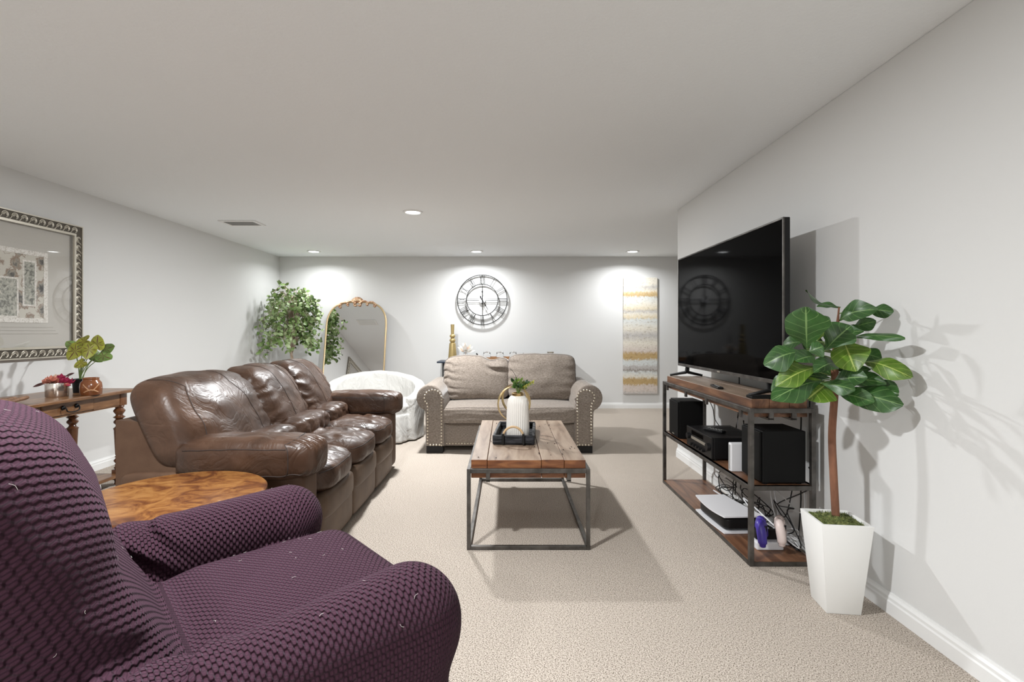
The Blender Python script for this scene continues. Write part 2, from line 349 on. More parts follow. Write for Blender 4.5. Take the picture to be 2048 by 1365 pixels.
def pillow_fn(c, size, k=6.0, bulge=(0, 0, 0), wr=None, xf=None):
    c = Vector(c); h = Vector(size)*0.5
    def S(p):
        q = Vector(p); L = (abs(q.x)**k+abs(q.y)**k+abs(q.z)**k)**(1/k); q /= L
        d = Vector((h.x*q.x + bulge[0]*math.copysign(1, q.x)*(abs(q.x)**0.7)*(1-q.y**2)*(1-q.z**2) if bulge[0] else h.x*q.x,
                    h.y*q.y + bulge[1]*math.copysign(1, q.y)*(abs(q.y)**0.7)*(1-q.x**2)*(1-q.z**2) if bulge[1] else h.y*q.y,
                    h.z*q.z + bulge[2]*math.copysign(1, q.z)*(abs(q.z)**0.7)*(1-q.x**2)*(1-q.y**2) if bulge[2] else h.z*q.z))
        if wr: d += wr(q)
        d += c
        return xf(d) if xf else d
    return S
def pillow(name, mat, parent, c, size, n=24, **kw):
    S = pillow_fn(c, size, **kw); V, Fc = cubegrid(n)
    me = bpy.data.meshes.new(name); me.from_pydata([S(v) for v in V], [], Fc); me.update()
    return link(name, me, mat, parent, True), S
def nz(p, s): return noise.noise(Vector(p)*s)

# surface nets on a distance field
def surface_nets(f, lo, hi, h):
    ax = [np.arange(lo[i], hi[i]+h, h) for i in range(3)]
    G = np.stack(np.meshgrid(*ax, indexing='ij'), -1); V = f(G)
    n = V.shape; c = [slice(0, -1), slice(1, None)]
    cnt = np.zeros((n[0]-1, n[1]-1, n[2]-1)); pos = np.zeros(cnt.shape+(3,))
    cor = [(i, j, k) for i in (0, 1) for j in (0, 1) for k in (0, 1)]
    for a in cor:
        for d in range(3):
            if a[d]: continue
            b = list(a); b[d] = 1
            va = V[c[a[0]], c[a[1]], c[a[2]]]; vb = V[c[b[0]], c[b[1]], c[b[2]]]
            msk = (va < 0) != (vb < 0); t = np.where(msk, va/np.where(va == vb, 1, va-vb), 0)
            pa = np.array(a, float); e = np.zeros(3); e[d] = 1
            pos += msk[..., None]*(pa + t[..., None]*e); cnt += msk
    act = cnt > 0; idx = -np.ones(cnt.shape, int); idx[act] = np.arange(act.sum())
    ijk = np.argwhere(act); verts = np.array(lo) + h*(ijk + pos[act]/cnt[act][:, None])
    quads = []
    for d in range(3):
        u, w = (d+1) % 3, (d+2) % 3
        s0 = [slice(None)]*3; s1 = [slice(None)]*3; s0[d] = slice(0, -1); s1[d] = slice(1, None)
        a = V[tuple(s0)] < 0; b = V[tuple(s1)] < 0
        E = np.argwhere(a != b)
        E = E[(E[:, u] > 0) & (E[:, w] > 0) & (E[:, u] < n[u]-1) & (E[:, w] < n[w]-1)]
        sg = a[E[:, 0], E[:, 1], E[:, 2]]
        def cell(du, dw):
            q = E.copy(); q[:, u] -= du; q[:, w] -= dw; return idx[q[:, 0], q[:, 1], q[:, 2]]
        Q = np.stack([cell(1, 1), cell(0, 1), cell(0, 0), cell(1, 0)], 1)
        Q[~sg] = Q[~sg][:, ::-1]; quads.append(Q)
    quads = np.concatenate(quads)
    def grad(p, e=1e-3):
        g = np.zeros_like(p)
        for i in range(3):
            d = np.zeros(3); d[i] = e; g[:, i] = (f(p+d)-f(p-d))/(2*e)
        return g
    for _ in range(2):
        g = grad(verts); verts = verts - np.clip(f(verts), -h, h)[:, None]*g/np.maximum((g*g).sum(1), 0.2)[:, None]
    g = grad(verts, h*0.5); g /= np.maximum(np.linalg.norm(g, axis=1), 1e-9)[:, None]
    return verts, quads, g
def smin(a, b, k):
    h = np.clip(0.5+0.5*(b-a)/k, 0, 1); return b*(1-h)+a*h-k*h*(1-h)
def sd_rbox(p, c, half, r, rx=0.0):
    q = p-np.array(c)
    if rx:
        cs, sn = math.cos(rx), math.sin(rx)
        q = np.stack([q[..., 0], q[..., 1]*cs+q[..., 2]*sn, -q[..., 1]*sn+q[..., 2]*cs], -1)
    d = np.abs(q)-(np.array(half)-r)
    return np.linalg.norm(np.maximum(d, 0), axis=-1)+np.minimum(d.max(-1), 0)-r
def sd_cap(p, a, b, ra, rb):
    a = np.array(a); b = np.array(b); ab = b-a
    t = np.clip(((p-a)@ab)/(ab@ab), 0, 1)
    return np.linalg.norm(p-a-t[..., None]*ab, axis=-1)-(ra+(rb-ra)*t)
def sdf_parts(parts, names, f, lo, hi, h, root, mat, uvf=None, mats=None):
    """one blended skin, divided into the parts whose own shape lies nearest"""
    v, q, nrm = surface_nets(f, lo, hi, h)
    fc = v[q].mean(1); which = np.argmin(np.stack([g(fc) for g in parts], 1), 1); out = []
    for i, nme in enumerate(names):
        qs = q[which == i]
        if not len(qs): continue
        used, inv = np.unique(qs, return_inverse=True); inv = inv.reshape(qs.shape)
        me = bpy.data.meshes.new(nme); me.from_pydata(v[used].tolist(), [], inv.tolist()); me.update()
        o = link(nme, me, mats[i] if mats else mat, root, True)
        me.normals_split_custom_set_from_vertices(nrm[used].tolist())
        if uvf:
            ul = me.uv_layers.new(name='UVMap'); U = uvf(i, v[used], nrm[used])
            li = np.zeros(len(me.loops), int); me.loops.foreach_get('vertex_index', li)
            ul.data.foreach_set('uv', U[li].astype(np.float32).ravel())
        out.append(o)
    return out

# ------------------------------------------------------------------ the room
XL, XR, YB, YE, XF, YN, HC = -3.656, 1.69, 8.05, 4.94, 4.2, -3.4, 2.44
T = 0.12
struct('floor', bx(XL-T, XF+T, YN-T, YB+T, -0.1, 0.0), 'carpet', 'beige speckled cut pile carpet')
struct('ceiling', bx(XL-T, XF+T, YN-T, YB+T, HC, HC+0.1), 'ceil')
struct('wall_left', bx(XL-T, XL, YN-T, YB+T, 0, HC), 'wall')
struct('wall_back', bx(XL, XF+T, YB, YB+T, 0, HC), 'wall')
struct('wall_right', bx(XR, XR+T, YN-T, YE, 0, HC, bev=0.004), 'wall')
struct('wall_return', bx(XR+T, XF+T, YE-T, YE, 0, HC), 'wall')
struct('wall_far_right', bx(XF, XF+T, YE, YB, 0, HC), 'wall')
struct('wall_front', bx(XL, XR, YN-T, YN, 0, HC), 'wall')
BP = [(0, 0), (0.016, 0), (0.016, 0.055), (0.012, 0.062), (0.012, 0.074), (0.006, 0.084), (0.004, 0.092), (0, 0.092)]
bm = prism(B(), [(XL+d, z) for d, z in BP], 1, YN, YB); struct('baseboard_left', bm, 'white')
bm = prism(B(), [(XR-d, z) for d, z in BP], 1, YN, YE); struct('baseboard_right', bm, 'white')
bm = prism(B(), [(YB-d, z) for d, z in BP], 0, XL, XF); struct('baseboard_back', bm, 'white')
bm = prism(B(), [(YE+d, z) for d, z in BP], 0, XR, XF); struct('baseboard_return', bm, 'white')

# ------------------------------------------------------------------ ceiling lights and vent
for i, (x, y) in enumerate(LIGHTS):
    lab = {0: 'round white recessed ceiling light above the leafy corner tree', 1: 'round white recessed ceiling light in front of the wall clock',
           2: 'round white recessed ceiling light in front of the abstract painting', 3: 'round white recessed ceiling light standing alone amid the open ceiling',
           4: 'round white recessed ceiling light above the purple armchair', 5: 'round white recessed ceiling light behind the purple armchair'}[i]
    nT, nL, nD = [('recessed_light', 'lens', 'downlight'), ('recessed_light_offscreen', 'lens_offscreen', 'downlight_offscreen'), ('ceiling_lamp_offscreen', 'lamp_lens_offscreen', 'lamp_downlight_offscreen')][max(0, i-3)]
    t = thing(nT, lab, 'ceiling light', (x, y, HC), 0, 'recessed ceiling lights')
    ring = lathe(B(), [(0.072, -0.004), (0.078, -0.012), (0.098, -0.006), (0.100, 0.0), (0.072, 0.0), (0.072, -0.004)], 32, cap=False); obj('trim_ring', ring, 'white', t, True)
    obj(nL, lathe(B(), [(0.073, -0.0035), (0.073, -0.001)], 32), 'lamp', t)
    ld = bpy.data.lights.new(nD, 'AREA'); ld.shape = 'DISK'; ld.size = 0.14; ld.energy = LAMP_W*LAMP_F[i]; ld.spread = math.radians(156 if i < 3 else 180); ld.color = LAMP_COL
    lo = bpy.data.objects.new(nD, ld); COL.objects.link(lo); lo.parent = t; lo.location = (0, 0, -0.014)
t = thing('ceiling_vent', 'white rectangular air vent set in the ceiling', 'vent', (-2.92, 5.53, HC))
bm = B()
for a in ((-0.2, 0.2, -0.13, -0.10), (-0.2, 0.2, 0.10, 0.13), (-0.2, -0.165, -0.10, 0.10), (0.165, 0.2, -0.10, 0.10)): box(bm, *a, -0.012, 0, bev=0.002)
obj('vent_frame', bm, 'white', t); obj('vent_backing', bx(-0.165, 0.165, -0.10, 0.10, -0.002, 0), 'ventgrey', t)
for k in range(9):
    y = -0.09+k*0.0225; bm = B(); prism(bm, [(y-0.006, -0.010), (y+0.009, -0.003), (y+0.010, -0.004), (y-0.005, -0.011)], 0, -0.165, 0.165); obj('slat', bm, 'white', t)

# ------------------------------------------------------------------ purple armchair
chair = thing('armchair', 'armchair in a purple checked stretch slipcover', 'armchair', (-0.79, 1.36, 0), math.radians(-47.8))
def p_seat(p): return smin(sd_rbox(p, (0, 0.13, 0.27), (0.345, 0.37, 0.215), 0.10), sd_rbox(p, (0, 0.22, 0.40), (0.33, 0.30, 0.105), 0.10), 0.06)
def p_arm(s):
    def g(p):
        a = sd_cap(p, (s*0.445, -0.30, 0.53), (s*0.445, 0.33, 0.515), 0.085, 0.132)
        return smin(a, sd_rbox(p, (s*0.45, 0.0, 0.26), (0.105, 0.42, 0.27), 0.08), 0.05)
    return g
def p_back(p):
    a = sd_rbox(p, (0, -0.345, 0.667), (0.36, 0.135, 0.44), 0.13, math.radians(26))
    b = sd_rbox(p, (0, -0.405, 0.862), (0.31, 0.14, 0.17), 0.12, math.radians(24))
    return smin(a, b, 0.08)
def p_base(p): return sd_rbox(p, (0, -0.16, 0.20), (0.46, 0.30, 0.20), 0.08)
pp = [p_seat, p_arm(-1), p_arm(1), p_back, p_base]
def p_all(p):
    f = smin(smin(pp[0](p), pp[4](p), 0.05), smin(pp[1](p), pp[2](p), 0.02), 0.012)
    f = smin(f, pp[3](p), 0.045)
    x, y, z = p[..., 0], p[..., 1], p[..., 2]
    # gathered folds where the cover is tucked between back and arms, and pulls down the outer side
    for s in (-1, 1):
        w = np.exp(-((x-s*0.40)**2/0.012+(y+0.16)**2/0.010+(z-0.56)**2/0.010))
        f = f - 0.020*w*np.sin(95*(y*0.6+z*0.8)+25*x)
        w2 = np.exp(-((x-s*0.55)**2/0.01))*np.clip((0.55-z)/0.3, 0, 1)
        f = f - 0.007*w2*np.sin(34*y+9*z)
    f = f + 0.004*np.sin(9*x+1)*np.sin(8*y+2)*np.sin(7*z)
    return np.maximum(f, 0.012-z)
def p_uv(i, v, n):
    x, y, z = v[:, 0], v[:, 1], v[:, 2]
    if i in (1, 2):
        s = -1 if i == 1 else 1; dx = (x-s*0.445)*s; dz = z-0.52; r = 0.12
        ang = np.arctan2(dx, np.maximum(dz, 0)); w = r*ang + np.where(dz < 0, np.sign(dx)*(-dz), 0)
        fr = np.clip((y-0.33)/0.1, 0, 1)
        return np.stack([w, y - np.minimum(z-0.6, 0)*fr*0.8], 1)
    if i == 0:
        return np.stack([x, y-np.where(n[:, 1] > 0.5, (z-0.42), 0)], 1)
    if i == 3:
        c, s = math.cos(math.radians(26)), math.sin(math.radians(26))
        yy = (y+0.345)*c+(z-0.68)*s
        return np.stack([0.33*np.arctan2(x, yy+0.22), z*c-y*s], 1)
    return np.stack([np.where(np.abs(n[:, 0]) > 0.7, y, x), z], 1)
sdf_parts(pp, ['seat', 'arm', 'arm', 'backrest', 'base'], p_all, (-0.66, -0.72, -0.02), (0.66, 0.60, 1.16), 0.0125, chair, 'purple', p_uv)

rnd = random.Random(31); lint = B()
for part in [c for c in chair.children if c.name.split('.')[0] in ('seat', 'backrest', 'arm')]:
    vsx = part.data.vertices
    for k in range(40):
        v_ = vsx[rnd.randrange(len(vsx))]
        if v_.normal.z < -0.1: continue
        t_ = v_.normal.cross(Vector((rnd.gauss(0, 1), rnd.gauss(0, 1), rnd.gauss(0, 1)))).normalized(); l_ = rnd.uniform(0.004, 0.018); c_ = v_.co+v_.normal*0.0015
        tube(lint, spline([c_-t_*l_/2, c_+v_.normal.cross(t_)*l_*0.18, c_+t_*l_/2], 3), 0.0003, 4)
o = obj('lint', lint, 'ceramic', chair, True); o['kind'] = 'stuff'; o['label'] = 'white lint hairs on the cover'

# ------------------------------------------------------------------ round burl table
t = thing('side_table', 'round drum side table with a polished burl wood top', 'table', (-1.38, 2.082, 0))
obj('table_top', lathe(B(), [(0.0, 0.525), (0.325, 0.525), (0.337, 0.530), (0.347, 0.540), (0.347, 0.557), (0.341, 0.563), (0.0, 0.564)], 72, cap=False), 'burl', t, True, angle=0.6)
obj('drum', lathe(B(), [(0.315, 0.06), (0.32, 0.08), (0.32, 0.40), (0.325, 0.405), (0.325, 0.425), (0.32, 0.43), (0.32, 0.455), (0.326, 0.46), (0.326, 0.48), (0.318, 0.485), (0.318, 0.524)], 64), 'burlside', t, True, angle=0.6)
obj('plinth', lathe(B(), [(0.33, 0.0), (0.33, 0.05), (0.318, 0.06)], 64), 'burlside', t, True, angle=0.6)

# ------------------------------------------------------------------ brown leather sofa (faces +X)
SX, SY = -1.5, 3.55
sofa = thing('sofa', 'three seat brown leather reclining sofa with puffy back cushions', 'sofa', (SX, SY, 0))
def L(x, y, z): return Vector((x-SX, y-SY, z))
def seam(S, path, parent, r=0.0028, n=30):
    pts = []
    for i in range(n+1):
        u = i/n*(len(path)-1); k = min(int(u), len(path)-2); f = u-k
        pts.append(S([path[k][j]*(1-f)+path[k+1][j]*f for j in range(3)]))
    obj('seam', tube(B(), pts, r, 5), 'seam', parent, True)
obj('base', bx(-0.45, 0.455, -1.02, 1.02, 0.03, 0.36, bev=0.03), 'suede', sofa, True, angle=0.7)
bm = B(); prism(bm, [(-0.47, 0.02), (-0.12, 0.02), (-0.12, 0.50), (-0.30, 0.78), (-0.47, 0.79)], 1, -1.03, 1.03); obj('back_frame', bm, 'suede', sofa)
for s in (-1, 1):
    pillow('arm_body', 'suede', sofa, (0.02, s*0.955, 0.27), (0.93, 0.20, 0.52), 20, k=14)
    def awr(q, s=s):
        a = 0.010*math.sin(34*q.y+10*q.x)*max(0, q.x)**4 + 0.006*nz((q.x*3, q.y*2, q.z*2), 1.6+s*0.1)
        return Vector((0, 0, a))
    arm, S = pillow('arm_pad', 'leather', sofa, (0.195, s*0.965, 0.598), (0.72, 0.285, 0.20), 36, k=4.2, bulge=(0, 0, 0.012), wr=awr)
    seam(S, [(-0.95, -1, -0.75), (1, -1, -0.75)], arm); seam(S, [(0.68, -1, -0.9), (0.68, -1, 0.9), (0.68, 1, 1), (0.68, 1, -0.8)], arm); seam(S, [(-0.95, -1, 0.62), (0.66, -1, 0.62)], arm)
WID = [(-1.05, -0.19), (-0.19, 0.41), (0.41, 1.03)]
for i, (a, b) in enumerate(WID):
    def bwr(q, i=i):
        e = max(0, q.y if i == 0 else abs(q.y))**3*(0.4 if q.x < 0 else 1); f = max(0.0, q.x+0.2)
        g = nz((q.y*1.4+i*7, q.z*2.0, q.x), 1.7)
        fold = math.sin(22*q.z + 9*q.y*(1 if q.y > 0 else -1) + 4*g)*e*0.010 + math.sin(16*q.y+6*g+2*q.z)*0.008*max(0, -q.z-0.2)*f
        puff = 0.012*nz((q.y*2.2, q.z*2.2+i*3, 0.5), 1.3)
        return Vector((fold+puff*f, 0, 0.010*g*max(0, q.z)))
    lean = lambda d: Vector((d.x - 0.46*(d.z-0.52), d.y, d.z))
    cb, S = pillow('back_cushion', 'leather', sofa, (-0.135, (a+b)/2, 0.735), (0.27, b-a+0.01, 0.50), 48, k=4.5, bulge=(0.045, 0, 0.015), wr=bwr, xf=lean)
    if i == 0:
        seam(S, [(-0.3, -0.74, 1), (1, -0.74, 1), (1, -0.74, -1)], cb); seam(S, [(0.2, 0.25, 1), (1, 0.30, 0.9), (1, 0.52, -0.2), (1, 0.60, -1)], cb)
    else:
        for yy in (-0.25, 0.45): seam(S, [(-0.2, yy, 1), (1, yy, 1), (1, yy+0.12, -1)], cb)
    if i or True:
        def lwr(q, i=i): return Vector((0.008*math.sin(15*q.y+3*nz((q.y*2+i, q.z, 0), 2)), 0, 0.006*nz((q.y*3, q.z*2, i), 2)))
        pillow('lumbar_roll', 'leather', sofa, (0.035, (max(a, -0.84)+min(b, 0.84))/2, 0.545), (0.19, min(b, 0.84)-max(a, -0.84), 0.20), 30, k=3.4, bulge=(0.015, 0, 0), wr=lwr)
for i in range(3):
    a = -0.845+i*0.563; b = a+0.563
    def swr(q, i=i):
        g = nz((q.x*2.2, q.y*2.0, i*5.0), 1.4)
        top = max(0, q.z)
        fold = 0.007*math.sin(9*q.x+6*g+5*q.y*q.y)*top + 0.003*math.sin(16*q.y+8*g)*top*abs(q.x)
        return Vector((0.003*math.sin(9*q.y+3*g)*max(0, q.x), 0, fold+0.012*g*top))
    cu, S = pillow('seat_cushion', 'leather', sofa, (0.155, (a+b)/2, 0.42), (0.74, b-a+0.006, 0.18), 44, k=4.5, bulge=(0.015, 0, 0.028), wr=swr)
    seam(S, [(1, -1, 0.55), (1, 1, 0.55)], cu); seam(S, [(-0.6, 0.98, 1), (0.95, 0.98, 1)], cu)
    fr, S = pillow('footrest_pad', 'tan', sofa, (0.435, (a+b)/2, 0.27), (0.17, b-a+0.004, 0.16), 24, k=5, bulge=(0.01, 0, 0))
    pillow('footrest_panel', 'tan', sofa, (0.435, (a+b)/2, 0.135), (0.13, b-a-0.004, 0.215), 20, k=12, bulge=(0.012, 0, 0))

# ------------------------------------------------------------------ console table on the left wall
CX, CY = -3.33, 3.55
con = thing('console_table', 'wooden console table with turned legs and a drawer below the framed print', 'table', (CX, CY, 0))
obj('table_top', bx(-0.29, 0.28, -0.60, 0.60, 0.742, 0.768, bev=0.006), 'console', con)
for k in range(2): obj('peg', lathe(B(), [(0.007, 0.766), (0.007, 0.770), (0, 0.771)], 10, (-0.05-0.15*k, 0.56, 0), cap=False), 'blackmat', con)
obj('apron_back', bx(-0.24, -0.22, -0.52, 0.52, 0.645, 0.742), 'console', con)
for s in (-1, 1): obj('apron_side', bx(-0.22, 0.19, s*0.52-0.01, s*0.52+0.01, 0.645, 0.742), 'console', con)
obj('apron_panel', bx(0.205, 0.222, 0.215, 0.475, 0.645, 0.742, bev=0.002), 'console', con); obj('apron_panel', bx(0.205, 0.222, -0.475, -0.215, 0.645, 0.742, bev=0.002), 'console', con)
obj('apron_rail', bx(0.20, 0.216, -0.475, 0.475, 0.636, 0.648), 'console', con)
dr = obj('drawer', bx(0.19, 0.228, -0.21, 0.21, 0.652, 0.738, bev=0.004), 'console', con)
h = obj('handle', tube(B(), spline([(0.236, -0.055, 0.703), (0.252, -0.055, 0.700), (0.256, -0.045, 0.676), (0.258, 0, 0.668), (0.256, 0.045, 0.676), (0.252, 0.055, 0.700), (0.236, 0.055, 0.703)], 6), 0.0045, 8), 'blackm', dr, True); h['label'] = 'dark iron bail handle'
for s in (-1, 1): obj('rosette', tube(B(), [(0.228, s*0.055, 0.703), (0.238, s*0.055, 0.703), (0.242, s*0.055, 0.703)], [0.016, 0.014, 0.006], 14), 'blackm', dr, True)
LEG = [(0.034, 0.005), (0.030, 0.0), (0.026, 0.012), (0.032, 0.03), (0.024, 0.045)]
def turned(z0, z1):
    P = [(0.030, 0), (0.040, 0.012), (0.030, 0.026), (0.034, 0.034), (0.026, 0.042), (0.042, 0.066), (0.026, 0.086), (0.034, 0.094), (0.026, 0.102), (0.030, 0.112),
         (0.040, 0.30), (0.045, 0.312), (0.030, 0.322), (0.024, 0.335), (0.042, 0.355), (0.042, 0.365), (0.026, 0.382), (0.046, 0.396), (0.028, 0.408), (0.026, 0.416), (0.044, 0.440), (0.044, 0.448), (0.028, 0.466), (0.038, 0.478), (0.034, 0.486)]
    k = (z1-z0)/0.486; return [(r*0.92, z0+z*k) for r, z in P]
for sx in (-0.19, 0.19):
    for sy in (-0.505, 0.505):
        bm = B(); lathe(bm, [(0.028, 0), (0.036, 0.012), (0.030, 0.024), (0.036, 0.034), (0.028, 0.042)], 20, (sx, sy, 0)); box(bm, sx-0.036, sx+0.036, sy-0.036, sy+0.036, 0.042, 0.125, bev=0.003)
        lathe(bm, turned(0.125, 0.640), 24, (sx, sy, 0)); box(bm, sx-0.036, sx+0.036, sy-0.036, sy+0.036, 0.64, 0.742, bev=0.003)
        obj('leg', bm, 'turned', con, True, angle=0.6)
obj('lower_shelf', bx(-0.24, 0.235, -0.47, 0.47, 0.072, 0.098, bev=0.005), 'console', con)
ZT = 0.768

# driftwood garland on the console
t = thing('wooden_garland', 'twisted carved wooden chain lying on the console table', 'ornament', (-3.22, 3.13, ZT))
for k, (dx, dy, rx, ry, ro) in enumerate([(0.02, -0.09, 0.05, 0.09, 0.3), (0.0, 0.02, 0.045, 0.10, -0.2), (-0.03, 0.10, 0.04, 0.09, 0.5), (0.05, 0.07, 0.035, 0.11, 0.1)]):
    pts = [(dx+rx*math.cos(a)*math.cos(ro)-ry*math.sin(a)*math.sin(ro), dy+rx*math.cos(a)*math.sin(ro)+ry*math.sin(a)*math.cos(ro), 0.021+0.010*(k % 2)+0.006*math.sin(2*a)) for a in [2*PI*i/26 for i in range(26)]]
    obj('chain_link', tube(B(), pts, 0.012, 8, closed=True), 'drift', t, True)
# mercury glass vase with flowers
P0 = W(114, 789, 3.62); P0.z = ZT
t = thing('flower_vase', 'silver mercury glass vase holding pink and magenta flowers', 'vase', P0)
obj('vase_body', lathe(B(), [(0.062, 0.0), (0.066, 0.006), (0.068, 0.095), (0.066, 0.100), (0.060, 0.100), (0.058, 0.01), (0, 0.008)], 36, cap=False), 'mercury', t, True, angle=0.8)
def petal_flower(name, mat, parent, c, r, n=9, seed=0, up=(0, 0, 1)):
    rnd = random.Random(seed); bm = B()
    for i in range(n):
        a = 2.4*i; el = 0.15+1.1*(i/n); d = Vector((math.cos(a)*math.cos(el), math.sin(a)*math.cos(el), math.sin(el)))
        s = Vector((-math.sin(a), math.cos(a), 0)); u = d.cross(s)*-1; rr = r*(0.75+0.4*rnd.random())
        G = []
        for k in range(5):
            f = k/4; wv = r*0.42*math.sin(PI*min(1, f*0.85+0.12))
            G.append([bm.verts.new(Vector(c)+d*rr*f+s*wv*q+u*(-0.25*r*f*f+0.10*r*q*q)) for q in (-1, -0.4, 0.4, 1)])
        for k in range(4):
            for q in range(3): bm.faces.new((G[k][q], G[k][q+1], G[k+1][q+1], G[k+1][q]))
    return obj(name, bm, mat, parent, True)
for k, (dx, dy, dz, mt, r) in enumerate([(-0.055, -0.02, 0.115, 'petalp', 0.042), (-0.01, -0.03, 0.13, 'petalp', 0.045), (-0.03, 0.03, 0.135, 'petalc', 0.045), (0.02, 0.02, 0.135, 'petalm', 0.045), (0.055, -0.01, 0.12, 'petalm', 0.04),
                                        (0.06, 0.03, 0.11, 'petalm', 0.04), (0.0, 0.0, 0.12, 'petalp', 0.045), (0.075, 0.0, 0.095, 'petalp', 0.03)]):
    petal_flower('flower', mt, t, (dx, dy, dz-0.02), r, 11, k)
def blade(bm, base, tip, w, nrm, arch=0.0, prof=None, nu=8, nv=4, fold=0.15, uvmode='leaf', wav=0.0, seed=0):
    base = Vector(base); tip = Vector(tip); ax = tip-base; Ln = ax.length; a = ax/Ln
    s = a.cross(Vector(nrm)).normalized(); n = s.cross(a).normalized()
    if n.dot(Vector(nrm)) < 0: n = -n
    prof = prof or (lambda t: math.sin(PI*min(1, max(0, t)))**0.8)
    G = []; lay = bm.loops.layers.uv.verify(); uvs = {}
    for i in range(nu+1):
        t = i/nu; row = []
        for j in range(nv+1):
            q = -1+2*j/nv; ww = w*prof(t)*0.5
            p = base+ax*t+s*ww*q*(1+(0.10*math.sin(11*t+seed+q) if wav else 0))+n*(arch*Ln*math.sin(PI*t)*1.0 + fold*ww*abs(q) + wav*Ln*math.sin(9*t+seed+2*q)*abs(q))
            v = bm.verts.new(p); row.append(v); uvs[v] = (q, t)
        G.append(row)
    for i in range(nu):
        for j in range(nv):
            f = bm.faces.new((G[i][j], G[i][j+1], G[i+1][j+1], G[i+1][j]))
            for lp in f.loops: lp[lay].uv = uvs[lp.vert]
    return bm
bm = blade(B(), (-0.05, -0.03, 0.10), (-0.12, -0.06, 0.075), 0.04, (0.3, -0.5, 1)); obj('leaf', bm, 'leafburg', t, True)
bm = blade(B(), (0.03, 0.03, 0.14), (0.085, 0.05, 0.165), 0.035, (0.3, -0.5, 1)); obj('leaf', bm, 'leafburg', t, True)
bm = blade(B(), (0.05, 0.0, 0.10), (0.10, -0.01, 0.078), 0.03, (0.3, -0.5, 1)); obj('leaf', bm, 'petalm', t, True)
# caladium in a black nursery pot
P0 = W(160, 781, 3.86); P0.z = ZT
t = thing('caladium_plant', 'yellow green caladium with red veined leaves in a black pot', 'potted plant', P0)
obj('plant_pot', lathe(B(), [(0.042, 0), (0.048, 0.085), (0.054, 0.086), (0.056, 0.105), (0.050, 0.105), (0.046, 0.088), (0, 0.085)], 28, cap=False), 'black', t, True, angle=0.7)
def heart(bm, c, tipdir, size, nrm):
    c = Vector(c); a = Vector(tipdir).normalized(); nrm = Vector(nrm).normalized(); s = a.cross(nrm).normalized(); n = s.cross(a).normalized()
    if n.dot(nrm) < 0: n = -n
    lay = bm.loops.layers.uv.verify(); uv = {}; N = 28; c0 = bm.verts.new(c); uv[c0] = (0, 0); rings = []
    for rr in (0.4, 0.75, 1.0):
        ring = []
        for k in range(N):
            th = 2*PI*k/N; d = abs(math.atan2(math.sin(th), math.cos(th)))/PI      # 0 at the tip, 1 at the notch
            r = (0.62+0.42*max(0.0, 1-d/0.36)**1.4+0.16*math.exp(-((d-0.80)/0.20)**2))*(1-0.5*math.exp(-((1-d)/0.07)**2))
            p = c + (a*math.cos(th)+s*math.sin(th))*r*rr*size + n*(0.12*size*rr*rr*math.cos(2*th)-0.10*size*rr*rr)
            v = bm.verts.new(p); uv[v] = (rr*math.sin(th), rr*math.cos(th)); ring.append(v)
        rings.append(ring)
    for k in range(N):
        fs = [bm.faces.new((c0, rings[0][k], rings[0][(k+1) % N]))]
        for A, Bq in zip(rings, rings[1:]): fs.append(bm.faces.new((A[k], Bq[k], Bq[(k+1) % N], A[(k+1) % N])))
        for f in fs:
            for lp in f.loops: lp[lay].uv = uv[lp.vert]
    return bm
CAL = [(168, 683, 0.02, (-0.9, 0, -0.3), 0.085, 1), (150, 702, -0.06, (-0.5, -0.2, -0.9), 0.095, 1), (194, 689, -0.02, (0.1, 0, 1), 0.085, 1), (212, 698, 0.05, (0.9, 0, 0.25), 0.085, 2), (178, 700, -0.08, (-0.1, -0.2, -0.8), 0.085, 1),
       (207, 712, 0.0, (0.8, -0.1, -0.3), 0.09, 2), (162, 727, -0.08, (-0.5, -0.2, -0.4), 0.06, 1), (190, 712, 0.08, (0.4, 0.2, -0.5), 0.08, 2), (146, 690, 0.08, (-0.8, 0.2, 0.3), 0.085, 2)]
for k, (px, py, dy, td, sz, mt) in enumerate(CAL):
    c = W(px, py, 3.86+dy)-P0
    obj('leaf', heart(B(), c, td, sz*0.84, (0.55, -0.75, 0.35+0.1*(k % 3))), 'cal%d' % mt, t, True)
    obj('stem', tube(B(), spline([(0.01*math.cos(k*2.4), 0.01*math.sin(k*2.4), 0.08), (c.x*0.35, c.y*0.35, 0.08+(c.z-0.08)*0.55), c+Vector((0, 0.004, -0.002))], 6), 0.003, 6), 'stem', t, True)
# brown jar
P0 = W(182, 782, 3.72); P0.z = ZT
t = thing('ceramic_jar', 'glossy brown ceramic jar with a pale relief badge', 'jar', P0)
obj('jar_body', lathe(B(), [(0.060, 0), (0.066, 0.004), (0.068, 0.06), (0.064, 0.09), (0.050, 0.108), (0.048, 0.118), (0.052, 0.122), (0.050, 0.127), (0.044, 0.127), (0.042, 0.11), (0, 0.10)], 36, cap=False), 'jar', t, True)
va = math.atan2(-P0.y, -P0.x)
def onjar(a, z, r=0.0690): return (r*math.cos(va+a), r*math.sin(va+a), z)
for s in (-1, 1): obj('relief_strap', tube(B(), [onjar(s*(0.75-0.65*i/10), 0.082-0.05*i/10, 0.0665+0.002*i/10) for i in range(11)], 0.0042, 6), 'jarprint', t, True)
obj('relief_banner', tube(B(), [onjar(-0.62+1.24*i/14, 0.022+0.018*math.cos((i/14-0.5)*PI)) for i in range(15)], 0.0052, 6), 'jarprint', t, True)

